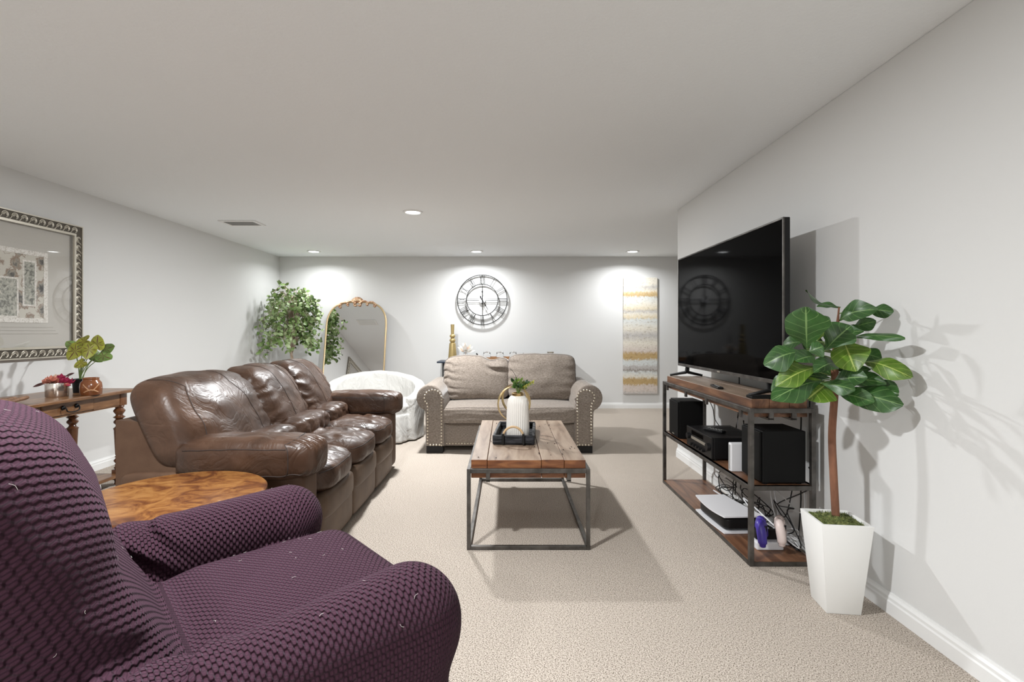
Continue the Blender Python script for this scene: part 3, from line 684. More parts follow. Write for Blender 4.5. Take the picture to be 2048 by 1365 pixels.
# ------------------------------------------------------------------ framed print on the left wall
FY0, FY1, FZ0, FZ1 = 2.87, 4.27, 1.03, 2.13
FC = ((FY0+FY1)/2, (FZ0+FZ1)/2)
art = thing('framed_print', 'large framed print with stepped mats in a silver wave scroll frame', 'picture', (XL, FC[0], FZ0))
hy, hz = (FY1-FY0)/2, (FZ1-FZ0)
def fr_ring(bm, y, z0, z1, w, x0, x1):
    for a in ((-y, y, z0, z0+w), (-y, y, z1-w, z1), (-y, -y+w, z0+w, z1-w), (y-w, y, z0+w, z1-w)): box(bm, x0, x1, *a)
    return bm
obj('backing', bx(0.0, 0.012, -hy, hy, 0, hz), 'mat', art)
obj('frame', fr_ring(B(), hy, 0, hz, 0.085, 0.012, 0.032), 'silverdark', art)
bm = fr_ring(B(), hy, 0, hz, 0.009, 0.032, 0.042); fr_ring(bm, hy-0.072, 0.072, hz-0.072, 0.018, 0.032, 0.046); obj('frame_bead', bm, 'silver', art)
def scroll_mesh():
    bm = B(); p = 0.075
    pts = [(0, -0.5*p, -0.026)] + [(0, -0.5*p+p*0.30*i/4, -0.026+0.030*(i/4)**2) for i in range(1, 5)]
    c = (0.10*p, -0.002)
    for i in range(0, 17):
        a = PI*0.98-i*PI*1.45/16; r = 0.0270-0.0006*i; pts.append((0, c[0]+r*math.cos(a), c[1]+r*math.sin(a)))
    tube(bm, pts, 0.0038, 6)
    for r in (0.0175, 0.0105):
        tube(bm, [(0, c[0]+r*math.cos(a), c[1]-0.002+r*math.sin(a)) for a in [PI*1.05-i*PI*1.2/12 for i in range(13)]], 0.0026, 5)
    me = bpy.data.meshes.new('scroll'); bm.to_mesh(me); bm.free(); me.materials.append(MT['silver']); me.polygons.foreach_set('use_smooth', [True]*len(me.polygons)); return me
sm = scroll_mesh()
nH = 18; nV = 13
for k in range(nH):
    y = -hy+0.045+(2*hy-0.09)*(k+0.5)/nH
    link('scroll', sm, None, art, loc=(0.034, y, hz-0.040)); link('scroll', sm, None, art, loc=(0.034, y, 0.040))
for k in range(nV):
    z = 0.085+(hz-0.17)*(k+0.5)/nV
    for s in (-1, 1): link('scroll', sm, None, art, loc=(0.034, s*(hy-0.040), z), rot=(PI/2, 0, 0))
iy, iz0, iz1 = hy-0.09, 0.09, hz-0.09
for k, (my, mz) in enumerate([(0.115, 0.10), (0.145, 0.125), (0.175, 0.15)]):
    obj('mat_layer', bx(0.012, 0.012+0.004*(k+1), -iy+my, iy-my, iz0+mz, iz1-mz, bev=0.001), 'mat', art)
obj('woven_border', fr_ring(B(), iy-0.225, iz0+0.185, iz1-0.185, 0.035, 0.024, 0.029), 'matweave', art)
PYh = iy-0.26; pz0, pz1 = iz0+0.22, iz1-0.22
pr = obj('print', bx(0.024, 0.026, -PYh, PYh, pz0, pz1), 'print', art)
for y0, y1, z0, z1 in ((PYh-0.17, PYh-0.06, 0.09, 0.44), (PYh-0.36, PYh-0.20, 0.0, 0.30), (-0.12, 0.0, 0.06, 0.40), (-0.30, -0.18, 0.1, 0.36)):
    b_ = fr_ring(B(), 0.5*(y1-y0), pz0+z0, pz0+z1, 0.014, 0.026, 0.0268); bmesh.ops.translate(b_, verts=b_.verts, vec=(0, (y0+y1)/2, 0)); obj('print_border', b_, 'matweave', pr)
    obj('print_panel', bx(0.026, 0.0265, y0+0.014, y1-0.014, pz0+z0+0.014, pz0+z1-0.014), 'print2', pr)
obj('glass_pane', bx(0.0315, 0.033, -iy-0.004, iy+0.004, iz0-0.004, iz1+0.004), 'pane', art)

# ------------------------------------------------------------------ ficus tree in the corner
FX, FYY = -3.17, 7.40
t = thing('ficus_tree', 'artificial ficus tree with a round leafy crown in the room corner', 'tree', (FX, FYY, 0))
obj('plant_pot', lathe(B(), [(0.13, 0), (0.17, 0.26), (0.18, 0.27), (0.18, 0.30), (0.165, 0.30), (0.16, 0.27), (0, 0.26)], 28, cap=False), 'black', t, True, angle=0.7)
obj('trunk', tube(B(), spline([(0, 0, 0.25), (0.02, 0, 0.6), (-0.02, 0.01, 0.95), (0.01, 0, 1.3), (0, 0, 1.75)], 6), [0.028-0.0007*i for i in range(25)], 10), 'palebark', t, True)
rnd = random.Random(3); bm = B(); bl = B(); lay = bl.loops.layers.uv.verify()
XLIM = XL-FX+0.04; YLIM = YB-FYY-0.04
for i in range(120):
    a = rnd.random()*2*PI; z0 = 0.95+rnd.random()*0.75; hgt = (z0-0.95)/0.75
    R = 0.22+0.20*rnd.random()
    ex = Vector((math.cos(a)*R, math.sin(a)*R, z0+0.40-0.42*R/0.5-0.05*rnd.random()))
    ex.z = min(ex.z, 2.04); ex.x = max(ex.x, XLIM); ex.y = min(ex.y, YLIM)
    pth = spline([(0, 0, z0*0.9+0.05), (ex.x*0.45, ex.y*0.45, max(z0, ex.z)+0.10), ex, ex+Vector((0.04*math.cos(a), 0.04*math.sin(a), -0.13))], 5)
    pth = [Vector((max(p.x, XLIM), min(p.y, YLIM), p.z)) for p in pth]
    tube(bm, pth, [0.004-0.003*k/len(pth) for k in range(len(pth))], 4)
    for k in range(12):
        p = pth[rnd.randrange(5, len(pth))]
        d = Vector((rnd.gauss(0, 1), rnd.gauss(0, 1), rnd.gauss(-0.6, 0.7))).normalized()
        q = p+d*0.015; ln_ = 0.055+0.03*rnd.random(); tip = q+d*ln_
        if min(q.x, tip.x) < XLIM or max(q.y, tip.y) > YLIM: continue
        blade(bl, q, tip, ln_*0.62, (rnd.gauss(0.2, 0.6), rnd.gauss(-0.8, 0.5), rnd.gauss(0.4, 0.5)), 0.08, nu=4, nv=2)
obj('branches', bm, 'palebark', t, True)
o = obj('foliage', bl, 'ficus', t, True); o['kind'] = 'stuff'

# ------------------------------------------------------------------ arched leaning mirror
MX, MY = -2.37, 7.62
mir = thing('floor_mirror', 'tall arched gilt floor mirror leaning on the back wall', 'mirror', (MX, MY, 0))
mw, mh, lean_a = 0.47, 1.74, math.radians(-11.5)
def arch(w, h, n=26):
    r = min(w, 0.47); pts = [(-w, 0.02)]
    zc = h-0.40
    for i in range(n+1):
        a = PI-PI*i/n; pts.append((w*math.copysign(abs(math.cos(a))**0.62, math.cos(a)), zc+(h-zc)*max(0.0, math.sin(a))**0.85))
    pts.append((w, 0.02)); return pts
Rl = Matrix.Rotation(lean_a, 4, 'X')
def leaned(bm): bmesh.ops.transform(bm, matrix=Rl, verts=bm.verts); return bm
pts = arch(mw, mh)
obj('frame', leaned(tube(B(), [(x, 0, z) for x, z in pts], 0.015, 10, closed=True)), 'goldframe', mir, True)
bm = B(); prism(bm, arch(mw-0.004, mh-0.004), 1, -0.004, 0.004); obj('mirror_glass', leaned(bm), 'mirror', mir)
bm = B(); prism(bm, arch(mw-0.004, mh-0.004), 1, 0.006, 0.012); obj('backing', leaned(bm), 'blackmat', mir)
crest = B()
for k in range(9):
    a = PI*(0.06+0.88*k/8); tube(crest, [(0.02*math.cos(a), -0.016, mh-0.01), (0.055*math.cos(a), -0.026, mh-0.01+0.045*math.sin(a)), (0.098*math.cos(a), -0.018, mh-0.01+0.085*math.sin(a))], [0.007, 0.012, 0.016], 8)
sh = obj('shell_crest', leaned(crest), 'rosegold', mir, True)
def oncurve(x): # height of the arch at x
    return max((z for (xa, z), (xb, zb) in zip(pts, pts[1:]) if min(xa, xb)-1e-6 <= x <= max(xa, xb)+1e-6), default=mh)
for s in (-1, 1):
    bm = B()
    tube(bm, spline([(s*0.03, -0.022, mh-0.03), (s*0.10, -0.024, mh+0.012), (s*0.17, -0.022, mh-0.012), (s*0.24, -0.022, oncurve(s*0.24)+0.004), (s*0.30, -0.02, oncurve(s*0.30)-0.012)], 6), 0.015, 8)
    for cx_, r_ in ((0.15, 0.022), (0.27, 0.026)):
        zc = oncurve(s*cx_)-0.040
        tube(bm, [(s*(cx_+(r_-0.0012*i)*math.cos(2.4-i*0.42)), -0.022, zc+(r_-0.0012*i)*math.sin(2.4-i*0.42)) for i in range(14)], 0.009, 6)
    tube(bm, spline([(s*0.01, -0.024, mh-0.055), (s*0.045, -0.026, mh-0.065), (s*0.05, -0.026, mh-0.035), (s*0.02, -0.026, mh-0.02)], 6), 0.009, 6)
    obj('scroll_ornament', leaned(bm), 'rosegold', mir, True)

# ------------------------------------------------------------------ white tub chair
tub = thing('tub_chair', 'white slipcovered tub chair with a rounded sloping back', 'armchair', (-1.535, 5.88, 0), math.radians(14))
def t_ang(p): return np.arctan2(p[..., 0], p[..., 1])          # 0 at the rear (+y), pi at the front
def t_shell(p):
    x, y, z = p[..., 0], p[..., 1], p[..., 2]; r = np.sqrt(x*x+y*y); a = np.abs(t_ang(p))
    H = 0.735-0.235*np.clip(a/2.2, 0, 1)**1.6
    R = 0.485+0.05*np.clip(z/0.7, 0, 1)*np.cos(a/2)
    d1 = np.abs(r-R)-0.03; d2 = z-(H-0.035); d3 = (a-2.25)*r; d4 = -(z-0.05)
    d = np.maximum(np.maximum(d1, d2), np.maximum(d3, d4))
    q = np.stack([d1, d2, d3], -1)
    return np.linalg.norm(np.maximum(q, 0), axis=-1)+np.minimum(q.max(-1), 0)-0.035
def t_seat(p):
    x, y, z = p[..., 0], p[..., 1], p[..., 2]; r = np.sqrt(x*x+(y+0.02)**2)
    q = np.stack([r-0.43, np.abs(z-0.345)-0.035], -1)
    return np.linalg.norm(np.maximum(q, 0), axis=-1)+np.minimum(q.max(-1), 0)-0.04-0.02*np.clip(1-r/0.4, 0, 1)
def t_skirt(p):
    x, y, z = p[..., 0], p[..., 1], p[..., 2]; r = np.sqrt(x*x+y*y); a = t_ang(p)
    R = 0.475+0.045*np.clip((0.32-z)/0.3, 0, 1)*(1+0.35*np.sin(15*a)+0.2*np.sin(31*a+1))
    q = np.stack([r-R, np.abs(z-0.16)-0.13], -1)
    return np.linalg.norm(np.maximum(q, 0), axis=-1)+np.minimum(q.max(-1), 0)-0.02
tp = [t_shell, t_seat, t_skirt]
def t_all(p):
    f = smin(smin(tp[1](p), tp[2](p), 0.012), tp[0](p), 0.02)
    x, y, z = p[..., 0], p[..., 1], p[..., 2]; a = t_ang(p)
    f = f + 0.004*np.sin(11*a+13*z)*np.sin(5*a+2-9*z)
    return np.maximum(f, 0.012-z)
sdf_parts(tp, ['back_shell', 'seat_cushion', 'skirt'], t_all, (-0.66, -0.66, -0.02), (0.66, 0.66, 0.84), 0.016, tub, 'slip', None, ['slip', 'slip', 'slip'])

# ------------------------------------------------------------------ loveseat
LX, LY = 0.03, 5.50
love = thing('loveseat', 'grey brown chenille loveseat with rolled arms and nailhead trim', 'loveseat', (LX, LY, 0))
obj('base', bx(-0.72, 0.72, -0.40, 0.46, 0.07, 0.30, bev=0.015), 'chenille', love, True, angle=0.7)
pillow('back_frame', 'chenille', love, (0, 0.38, 0.48), (1.50, 0.18, 0.78), 24, k=9)
def chwr(amp, sd):
    return lambda q: Vector((0, amp*nz((q.x*2+sd, q.z*2, q.y), 1.5), amp*0.8*nz((q.x*2.5, q.y*2, sd), 1.3)))
def seatx(d): return Vector((d.x, d.y, d.z))
sc_, S = pillow('seat_cushion', 'chenille', love, (0.0, -0.10, 0.385), (1.43, 0.74, 0.175), 44, k=9, bulge=(0, 0.012, 0.018), wr=chwr(0.006, 2))
for zz_ in (0.93, -0.93):
    seam(S, [(-1, -1, zz_), (1, -1, zz_)], sc_, 0.0035)
def lwr(q):
    e = max(0, -q.x)**2; f = math.sin(19*q.z+4*q.x+3*nz((q.x*2, q.z*2, 1), 2))
    c = math.exp(-((q.x-0.62)**2+(q.z-0.62)**2)/0.10)
    return Vector((0, 0.010*f*e + 0.03*c*math.sin(14*(q.z*0.8+q.x*0.45))*(1 if q.y < 0 else 0.2), 0.02*nz((q.x*2.2, 0, 3), 1.1)-0.05*math.exp(-((q.x-0.45)/0.30)**2)*max(0, q.z)))
def rwr(q):
    e = abs(q.x)**3
    return Vector((0, 0.009*math.sin(17*q.z+3*q.x)*e+0.012*nz((q.x*2, q.z*2, 9), 1.2), 0.010*nz((q.x*2.2, 0, 8), 1.3)))
lnb = lambda d: Vector((d.x, d.y+0.22*(d.z-0.47), d.z))
bc, S = pillow('back_cushion', 'chenille', love, (-0.365, 0.13, 0.725), (0.75, 0.24, 0.49), 56, k=5.5, bulge=(0, 0.05, 0), wr=lwr, xf=lnb)
seam(S, [(-1, -0.7, -1), (-1, -0.7, 1), (1, -0.7, 1), (1, -0.7, -1)], bc, 0.0032, 60)
bc, S = pillow('back_cushion', 'chenille', love, (0.365, 0.12, 0.73), (0.77, 0.25, 0.51), 56, k=6, bulge=(0, 0.06, 0), wr=rwr, xf=lnb)
seam(S, [(-1, -0.7, -1), (-1, -0.7, 1), (1, -0.7, 1), (1, -0.7, -1)], bc, 0.0032, 60)
def arm_outline(s, grow=0.0):
    cx_, cz_, r = 0.81, 0.562, 0.135+grow
    pts = [(0.66-grow*0.3, 0.075), (0.66-grow*0.3, 0.50)]
    for i in range(25):
        a = PI*1.02-i*PI*1.42/24; pts.append((cx_+r*math.cos(a), cz_+r*math.sin(a)))
    pts += [(0.852, 0.44), (0.850, 0.40), (0.850, 0.075)]
    return [(s*x, z) for x, z in pts]
nail = bpy.data.meshes.new('nailhead'); _b = lathe(B(), [(0.0105, 0), (0.009, 0.005), (0.005, 0.008), (0.0, 0.009)], 8, cap=False); _b.to_mesh(nail); _b.free(); nail.materials.append(MT['brass']); nail.polygons.foreach_set('use_smooth', [True]*len(nail.polygons))
def nails(path, parent, y, step=0.031):
    pts = [Vector((x, y, z)) for x, z in path]; acc = 0.0; prev = pts[0]; out = [pts[0]]
    for p in pts[1:]:
        d = (p-prev).length
        while acc+d >= step:
            f = (step-acc)/d; prev = prev.lerp(p, f); out.append(prev.copy()); d = (p-prev).length; acc = 0
        acc += d; prev = p
    for p in out: link('nailhead', nail, None, parent, loc=p, rot=(PI/2, 0, 0))
for s in (-1, 1):
    bm = prism(B(), arm_outline(s), 1, -0.44, 0.46)
    es = [e for e in bm.edges if abs(e.verts[0].co.y-e.verts[1].co.y) < 1e-6 and e.verts[0].co.y < 0]
    bmesh.ops.bevel(bm, geom=es, offset=0.018, segments=3, affect='EDGES', profile=0.5)
    arm = obj('arm', bm, 'chenille', love, True, angle=0.9)
    path = [(s*0.688, 0.085), (s*0.688, 0.50)] + [(s*(0.775+0.087*math.cos(a)), 0.565+0.080*math.sin(a)) for a in [PI-i*PI*1.25/14 for i in range(15)]] + [(s*0.828, 0.47), (s*0.828, 0.085)]
    nails(path, arm, -0.441)
    nails([(s*0.708, 0.088), (s*0.812, 0.088)], arm, -0.441)
    for i in range(5):
        a = PI*(0.15+0.17*i) if s > 0 else PI*(0.85-0.17*i)
        obj('pleat', tube(B(), [(s*0.81+0.10*math.cos(a), -0.441, 0.562+0.10*math.sin(a)), (s*0.81+0.121*math.cos(a), -0.437, 0.562+0.121*math.sin(a)), (s*0.81+0.134*math.cos(a), -0.422, 0.562+0.134*math.sin(a))], 0.003, 5), 'chenille', arm)
    for y0, y1 in ((-0.42, -0.30), (0.30, 0.42)):
        obj('foot', bx(s*0.76-0.085, s*0.76+0.085, y0, y1, 0, 0.078, bev=0.006), 'black', love)
nails([(-0.64, 0.095), (0.64, 0.095)], love, -0.401)

# ------------------------------------------------------------------ bar console behind the loveseat
BYC = 7.72; BZ = 0.785
t = thing('bar_table', 'slim navy and black bar table standing behind the loveseat', 'table', (0.03, BYC, 0))
obj('table_top', bx(-1.08, 1.0, -0.20, 0.24, BZ-0.025, BZ, bev=0.004), 'navy', t)
for x in (-0.98, 0.90):
    for y in (-0.16, 0.20): obj('leg', bx(x-0.018, x+0.018, y-0.018, y+0.018, 0, BZ-0.025), 'blackm', t)
obj('lower_shelf', bx(-1.0, 0.92, -0.18, 0.22, 0.18, 0.205), 'navy', t)
c = W(905, 700, 7.66); 
t = thing('gold_candlestick', 'tall matte gold vase with a slim neck and two beads', 'vase', (c.x, 7.66, BZ))
obj('vase_body', lathe(B(), [(0.068, 0), (0.070, 0.01), (0.048, 0.27), (0.028, 0.285)], 28), 'goldmatte', t, True, angle=0.7)
obj('bead', lathe(B(), [(0.02, 0.275), (0.040, 0.295), (0.048, 0.315), (0.040, 0.335), (0.024, 0.352)], 24), 'goldmatte', t, True)
obj('bead', lathe(B(), [(0.024, 0.352), (0.038, 0.365), (0.044, 0.382), (0.038, 0.398), (0.022, 0.412)], 24), 'goldmatte', t, True)
obj('neck', lathe(B(), [(0.024, 0.408), (0.029, 0.56), (0.024, 0.56), (0.02, 0.50), (0, 0.50)], 24, cap=False), 'goldmatte', t, True, angle=0.7)
c = W(931, 700, 7.62)
t = thing('bud_vase', 'small clear glass bud vase of pale dried flowers', 'vase', (c.x, 7.62, BZ))
obj('glass_body', lathe(B(), [(0.03, 0), (0.034, 0.01), (0.034, 0.085), (0.028, 0.12), (0.031, 0.13), (0.027, 0.13), (0.024, 0.118), (0.030, 0.085), (0.030, 0.014), (0, 0.012)], 24, cap=False), 'glass', t, True)
rnd = random.Random(5)
for i in range(26):
    a = 2.4*i; e = 0.25+1.2*rnd.random(); d = Vector((math.cos(a)*math.cos(e), math.sin(a)*math.cos(e)*0.8, math.sin(e)))
    blade_b = blade(B(), Vector((0, 0, 0.125))+d*0.03, Vector((0, 0, 0.125))+d*(0.10+0.07*rnd.random()), 0.035, (0.1, -1, 0.3), 0.1)
    obj('petal', blade_b, 'petalc' if i % 5 == 0 else 'ceramic', t, True)
obj('stem', tube(B(), [(0, 0, 0.02), (0.004, 0, 0.15)], 0.004, 6), 'rattan', t, True)
c = W(1000, 716, 7.66); TX = c.x
t = thing('serving_tray', 'wooden serving tray with angled black metal handles on the bar table', 'tray', (TX, 7.66, BZ))
obj('tray_base', bx(-0.30, 0.30, -0.13, 0.13, 0.0, 0.012, bev=0.002), 'traywood', t)
for s in (-1, 1):
    bm = B(); prism(bm, [(-0.305, 0.008), (0.305, 0.008), (0.318, 0.062), (-0.318, 0.062)], 1, s*0.13-0.006, s*0.13+0.006); obj('tray_side', bm, 'traywood', t)
    bm = B(); prism(bm, [(s*0.295, 0.008), (s*0.308, 0.008), (s*0.322, 0.062), (s*0.309, 0.062)], 1, -0.124, 0.124); obj('tray_end', bm, 'traywood', t)
    obj('handle', tube(B(), [(s*0.318, -0.07, 0.045), (s*0.36, -0.07, 0.115), (s*0.36, 0.07, 0.115), (s*0.318, 0.07, 0.045)], 0.006, 6), 'blackm', t)
for k, x in enumerate((-0.20, 0.0, 0.20)):
    tm = thing('glass_tumbler', ['clear glass tumbler upside down on the tray, nearest the dried flowers', 'clear glass tumbler upside down on the tray, between two others', 'clear glass tumbler upside down on the tray, farthest from the dried flowers'][k], 'glass', (TX+x, 7.64, BZ+0.0125), 0, 'tumblers on the serving tray')
    obj('glass_body', lathe(B(), [(0.058, 0.0), (0.060, 0.002), (0.058, 0.08), (0.050, 0.128), (0.046, 0.132), (0, 0.133), (0, 0.120), (0.044, 0.118), (0.055, 0.08), (0.057, 0.002), (0.058, 0.0)], 28, cap=False), 'glass', tm, True)
c = W(1101, 703, 7.66)
t = thing('lidded_jar', 'small clear jar with a grey lid on the bar table', 'jar', (c.x, 7.66, BZ))
obj('jar_body', lathe(B(), [(0.04, 0), (0.042, 0.005), (0.042, 0.10), (0.039, 0.10), (0.038, 0.008), (0, 0.007)], 24, cap=False), 'glass', t, True)
obj('lid', lathe(B(), [(0.044, 0.10), (0.052, 0.135), (0.054, 0.142), (0.0, 0.144)], 24, cap=False), 'silver', t, True, angle=0.7)

# ------------------------------------------------------------------ wall clock
CXW, CZW, CR_ = -0.388, 1.743, 0.405
clk = thing('wall_clock', 'large round black metal skeleton clock with roman numerals', 'clock', (CXW, YB-0.045, CZW-CR_))
zc = CR_
def ringm(r, w, d, seg=64):
    bm = B(); rows = []
    for k in range(seg):
        a = 2*PI*k/seg; rows.append([bm.verts.new((rr*math.cos(a), y, zc+rr*math.sin(a))) for rr, y in ((r-w, -d), (r, -d), (r, d), (r-w, d))])
    for k in range(seg):
        A, C = rows[k], rows[(k+1) % seg]
        for i in range(4): bm.faces.new((A[i], A[(i+1) % 4], C[(i+1) % 4], C[i]))
    return bm
obj('outer_ring', ringm(0.405, 0.012, 0.010), 'blackm', clk); obj('inner_ring', ringm(0.257, 0.011, 0.010), 'blackm', clk)
NUM = ['XII', 'I', 'II', 'III', 'IIII', 'V', 'VI', 'VII', 'VIII', 'IX', 'X', 'XI']
WD = {'I': 0.022, 'V': 0.040, 'X': 0.046}
for hgt, s in enumerate(NUM):
    bm = B(); tot = sum(WD[c_] for c_ in s); u = -tot/2; th = PI/2-hgt*PI/6
    er = Vector((math.cos(th), 0, math.sin(th))); et = Vector((math.sin(th), 0, -math.cos(th)))
    def stroke(u0, u1): tube(bm, [Vector((0, 0, zc))+er*0.250+et*u0, Vector((0, 0, zc))+er*0.397+et*u1], 0.0042, 5)
    for c_ in s:
        w = WD[c_]; m_ = u+w/2
        if c_ == 'I': stroke(m_, m_)
        elif c_ == 'V': stroke(m_, m_-0.015); stroke(m_, m_+0.015)
        else: stroke(m_-0.016, m_+0.016); stroke(m_+0.016, m_-0.016)
        u += w
    obj('numeral', bm, 'blackm', clk)
for th in (0, PI/2, PI, -PI/2):
    e = Vector((math.cos(th), 0, math.sin(th))); n_ = Vector((-math.sin(th), 0, math.cos(th)))
    for q in ((-0.011, 0.011) if abs(math.sin(th)) < 0.5 else (0,)):
        obj('spoke', tube(B(), [Vector((0, 0.004, zc))+e*0.045+n_*q, Vector((0, 0.004, zc))+e*0.25+n_*q], 0.004, 5), 'blackm', clk)
obj('movement', tube(B(), [(0, -0.002, zc), (0, 0.040, zc)], 0.052, 28), 'plast_w', clk, True, angle=0.7)
def hand(ang, ln_, nme):
    e = Vector((math.sin(ang), 0, math.cos(ang))); c = Vector((0, -0.014, zc))
    bm = tube(B(), [c-e*0.075, c-e*0.055, c-e*0.03, c, c+e*ln_*0.45, c+e*ln_*0.55, c+e*ln_*0.62, c+e*ln_], [0.004, 0.012, 0.004, 0.008, 0.004, 0.012, 0.005, 0.003], 8); obj(nme, bm, 'blackm', clk, True)
hand(0.0, 0.235, 'minute_hand'); hand(math.radians(150), 0.185, 'hour_hand')
for zq in (0.30, -0.30): obj('wall_hook', tube(B(), [(0, 0.0, zc+0.40), (0, 0.045, zc+0.40)], 0.005, 6), 'blackm', clk); break

# ------------------------------------------------------------------ tall painting on the back wall
t = thing('canvas_painting', 'tall narrow abstract canvas of cream, ochre and grey bands', 'painting', (2.145, YB, 0.235))
obj('painted_canvas', bx(-0.272, 0.272, -0.045, -0.003, 0, 1.865, bev=0.004), 'canvas', t)

# ------------------------------------------------------------------ coffee table
KX, KY = 0.125, 3.49
tab = thing('coffee_table', 'coffee table with a thick plank top on an open steel frame', 'table', (KX, KY, 0))
hx, hy_ = 0.35, 0.66; bt = 0.022
for sx in (-1, 1):
    for sy in (-1, 1): obj('leg', bx(sx*(hx-bt/2)-bt/2, sx*(hx-bt/2)+bt/2, sy*(hy_-bt/2)-bt/2, sy*(hy_-bt/2)+bt/2, 0, 0.46, bev=0.002), 'metal', tab)
    obj('side_rail', bx(sx*(hx-bt/2)-bt/2, sx*(hx-bt/2)+bt/2, -hy_+bt, hy_-bt, 0.435, 0.46, bev=0.002), 'metal', tab)
    obj('floor_rail', bx(sx*(hx-bt/2)-bt/2, sx*(hx-bt/2)+bt/2, -hy_+bt, hy_-bt, 0.0, 0.022, bev=0.002), 'metal', tab)
    obj('end_rail', bx(-hx+bt, hx-bt, sx*(hy_-bt/2)-bt/2, sx*(hy_-bt/2)+bt/2, 0.435, 0.46, bev=0.002), 'metal', tab)
    obj('floor_rail', bx(-hx+bt, hx-bt, sx*(hy_-bt/2)-bt/2, sx*(hy_-bt/2)+bt/2, 0.0, 0.022, bev=0.002), 'metal', tab)
    for x in (-0.23, 0.23):
        bm = B(); box(bm, x-0.011, x+0.011, min(sx*hy_, sx*(hy_-0.012)), max(sx*hy_, sx*(hy_-0.012)), 0.392, 0.437); box(bm, x-0.011, x+0.011, min(sx*hy_, sx*(hy_-0.12)), max(sx*hy_, sx*(hy_-0.12)), 0.385, 0.397); obj('bracket', bm, 'metal', tab)
rnd = random.Random(11)
xs = [-0.328, -0.235, 0.075, 0.205, 0.328]
for k, (a, b) in enumerate(zip(xs, xs[1:])):
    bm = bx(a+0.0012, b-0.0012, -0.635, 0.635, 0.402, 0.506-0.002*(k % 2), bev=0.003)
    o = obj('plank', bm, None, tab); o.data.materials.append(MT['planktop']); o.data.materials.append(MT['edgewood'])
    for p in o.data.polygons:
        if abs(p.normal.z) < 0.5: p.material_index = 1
for k in range(26):
    x = rnd.uniform(-0.31, 0.31); y = rnd.uniform(-0.62, 0.60); l_ = rnd.uniform(0.008, 0.04)
    if k < 9: x = xs[1+k % 3]+rnd.uniform(-0.004, 0.004)
    bm = B(); pts_ = [(x+rnd.uniform(-0.004, 0.004), y+l_*i/4, 0.5062) for i in range(5)]; tube(bm, pts_, [0.0006, 0.0016, 0.0022, 0.0016, 0.0005], 5); o = obj('crack', bm, 'seam', tab)
ZK = 0.506
# tray with ring handles
tx, ty = 0.062, 3.49
t = thing('table_tray', 'charred black wooden tray with rattan ring handles on the coffee table', 'tray', (tx, ty, ZK), math.radians(-4))
obj('tray_base', bx(-0.12, 0.12, -0.235, 0.235, 0.0, 0.014), 'charred', t)
for s in (-1, 1):
    obj('tray_end', bx(-0.135, 0.135, s*0.247-0.018, s*0.247+0.018, 0.0, 0.058, bev=0.008), 'charred', t, True, angle=0.8)
    obj('tray_side', bx(s*0.128-0.010, s*0.128+0.010, -0.229, 0.229, 0.0, 0.055, bev=0.005), 'charredy', t, True, angle=0.8)
    pts_ = [(0.066*math.cos(a), s*0.270, 0.050+0.068*math.sin(a)) for a in [PI*i/20 for i in range(21)]]
    hd = obj('ring_handle', tube(B(), pts_, 0.0075, 10), 'rattan', t, True); hd['label'] = 'tan rattan ring handle'
    for q in (-1, 1): obj('strap', bx(q*0.066-0.008, q*0.066+0.008, s*0.270-0.012, s*0.270+0.012, 0.004, 0.075, bev=0.003), 'black', hd)
c = Vector((0.078, 3.44, ZK+0.0142))
t = thing('ribbed_vase', 'white ribbed ceramic vase with a gold collar on the tray', 'vase', c)
rib = lambda a, z: 1+0.035*math.cos(36*a) if 0.006 < z < 0.265 else 1
vb = obj('vase_body', lathe(B(), [(0.070, 0), (0.077, 0.008), (0.077, 0.06), (0.075, 0.14), (0.071, 0.22), (0.064, 0.255), (0.052, 0.272), (0.040, 0.278)], 220, rad=rib), 'ceramic', t, True)
obj('collar', lathe(B(), [(0.040, 0.276), (0.041, 0.278), (0.041, 0.295), (0.039, 0.297), (0.034, 0.297), (0.034, 0.28), (0, 0.278)], 36, cap=False), 'gold', t, True, angle=0.7)
rnd = random.Random(9)
for i in range(16):
    a = 2.4*i; d = Vector((math.cos(a)*0.75+0.25, math.sin(a)*0.6, 0.9+0.5*rnd.random())).normalized()
    b0 = Vector((0, 0, 0.285)); ln_ = 0.075+0.045*rnd.random(); sp_ = b0+d*ln_
    ob = obj('sprig', tube(B(), spline([b0, b0+d*ln_*0.5+Vector((0, 0, 0.01)), sp_], 4), 0.0016, 5), 'stem', t, True)
    for k in range(4):
        q = b0+d*ln_*(0.5+0.16*k); dd = (d+Vector((rnd.gauss(0, 0.7), rnd.gauss(0, 0.7), rnd.gauss(0.1, 0.4)))).normalized()
        obj('leaf', blade(B(), q, q+dd*0.035, 0.016, (0.1, -1, 0.5), 0.1, nu=4, nv=2), ['leafm', 'cal2', 'leafl', 'leafd'][(i+k) % 4], ob, True)
e0 = Vector((0, 0, 0.285))
ob = obj('sprig', tube(B(), spline([e0, e0+Vector((0.05, -0.02, 0.05)), e0+Vector((0.10, -0.03, 0.075))], 5), 0.0018, 5), 'stem', t, True)
for k in range(10):
    q = e0+Vector((0.035+0.0075*k, -0.02, 0.045+0.004*k)); obj('leaf', blade(B(), q, q+Vector((0.018*(-1)**k*0.3+0.012, -0.006, 0.016*(-1)**k+0.01)), 0.012, (0, -1, 0.4), 0.1, nu=4, nv=2), 'cal1', ob, True)
obj('twig', tube(B(), spline([(-0.01, 0, 0.28), (0.0, 0.01, 0.36), (-0.02, 0.02, 0.42), (-0.05, 0.03, 0.46)], 6), 0.0015, 5), 'blackmat', t, True)
t = thing('ring_sculpture', 'pair of interlocking gold rings standing behind the ribbed vase', 'ornament', (0.055, 3.60, ZK+0.0142))
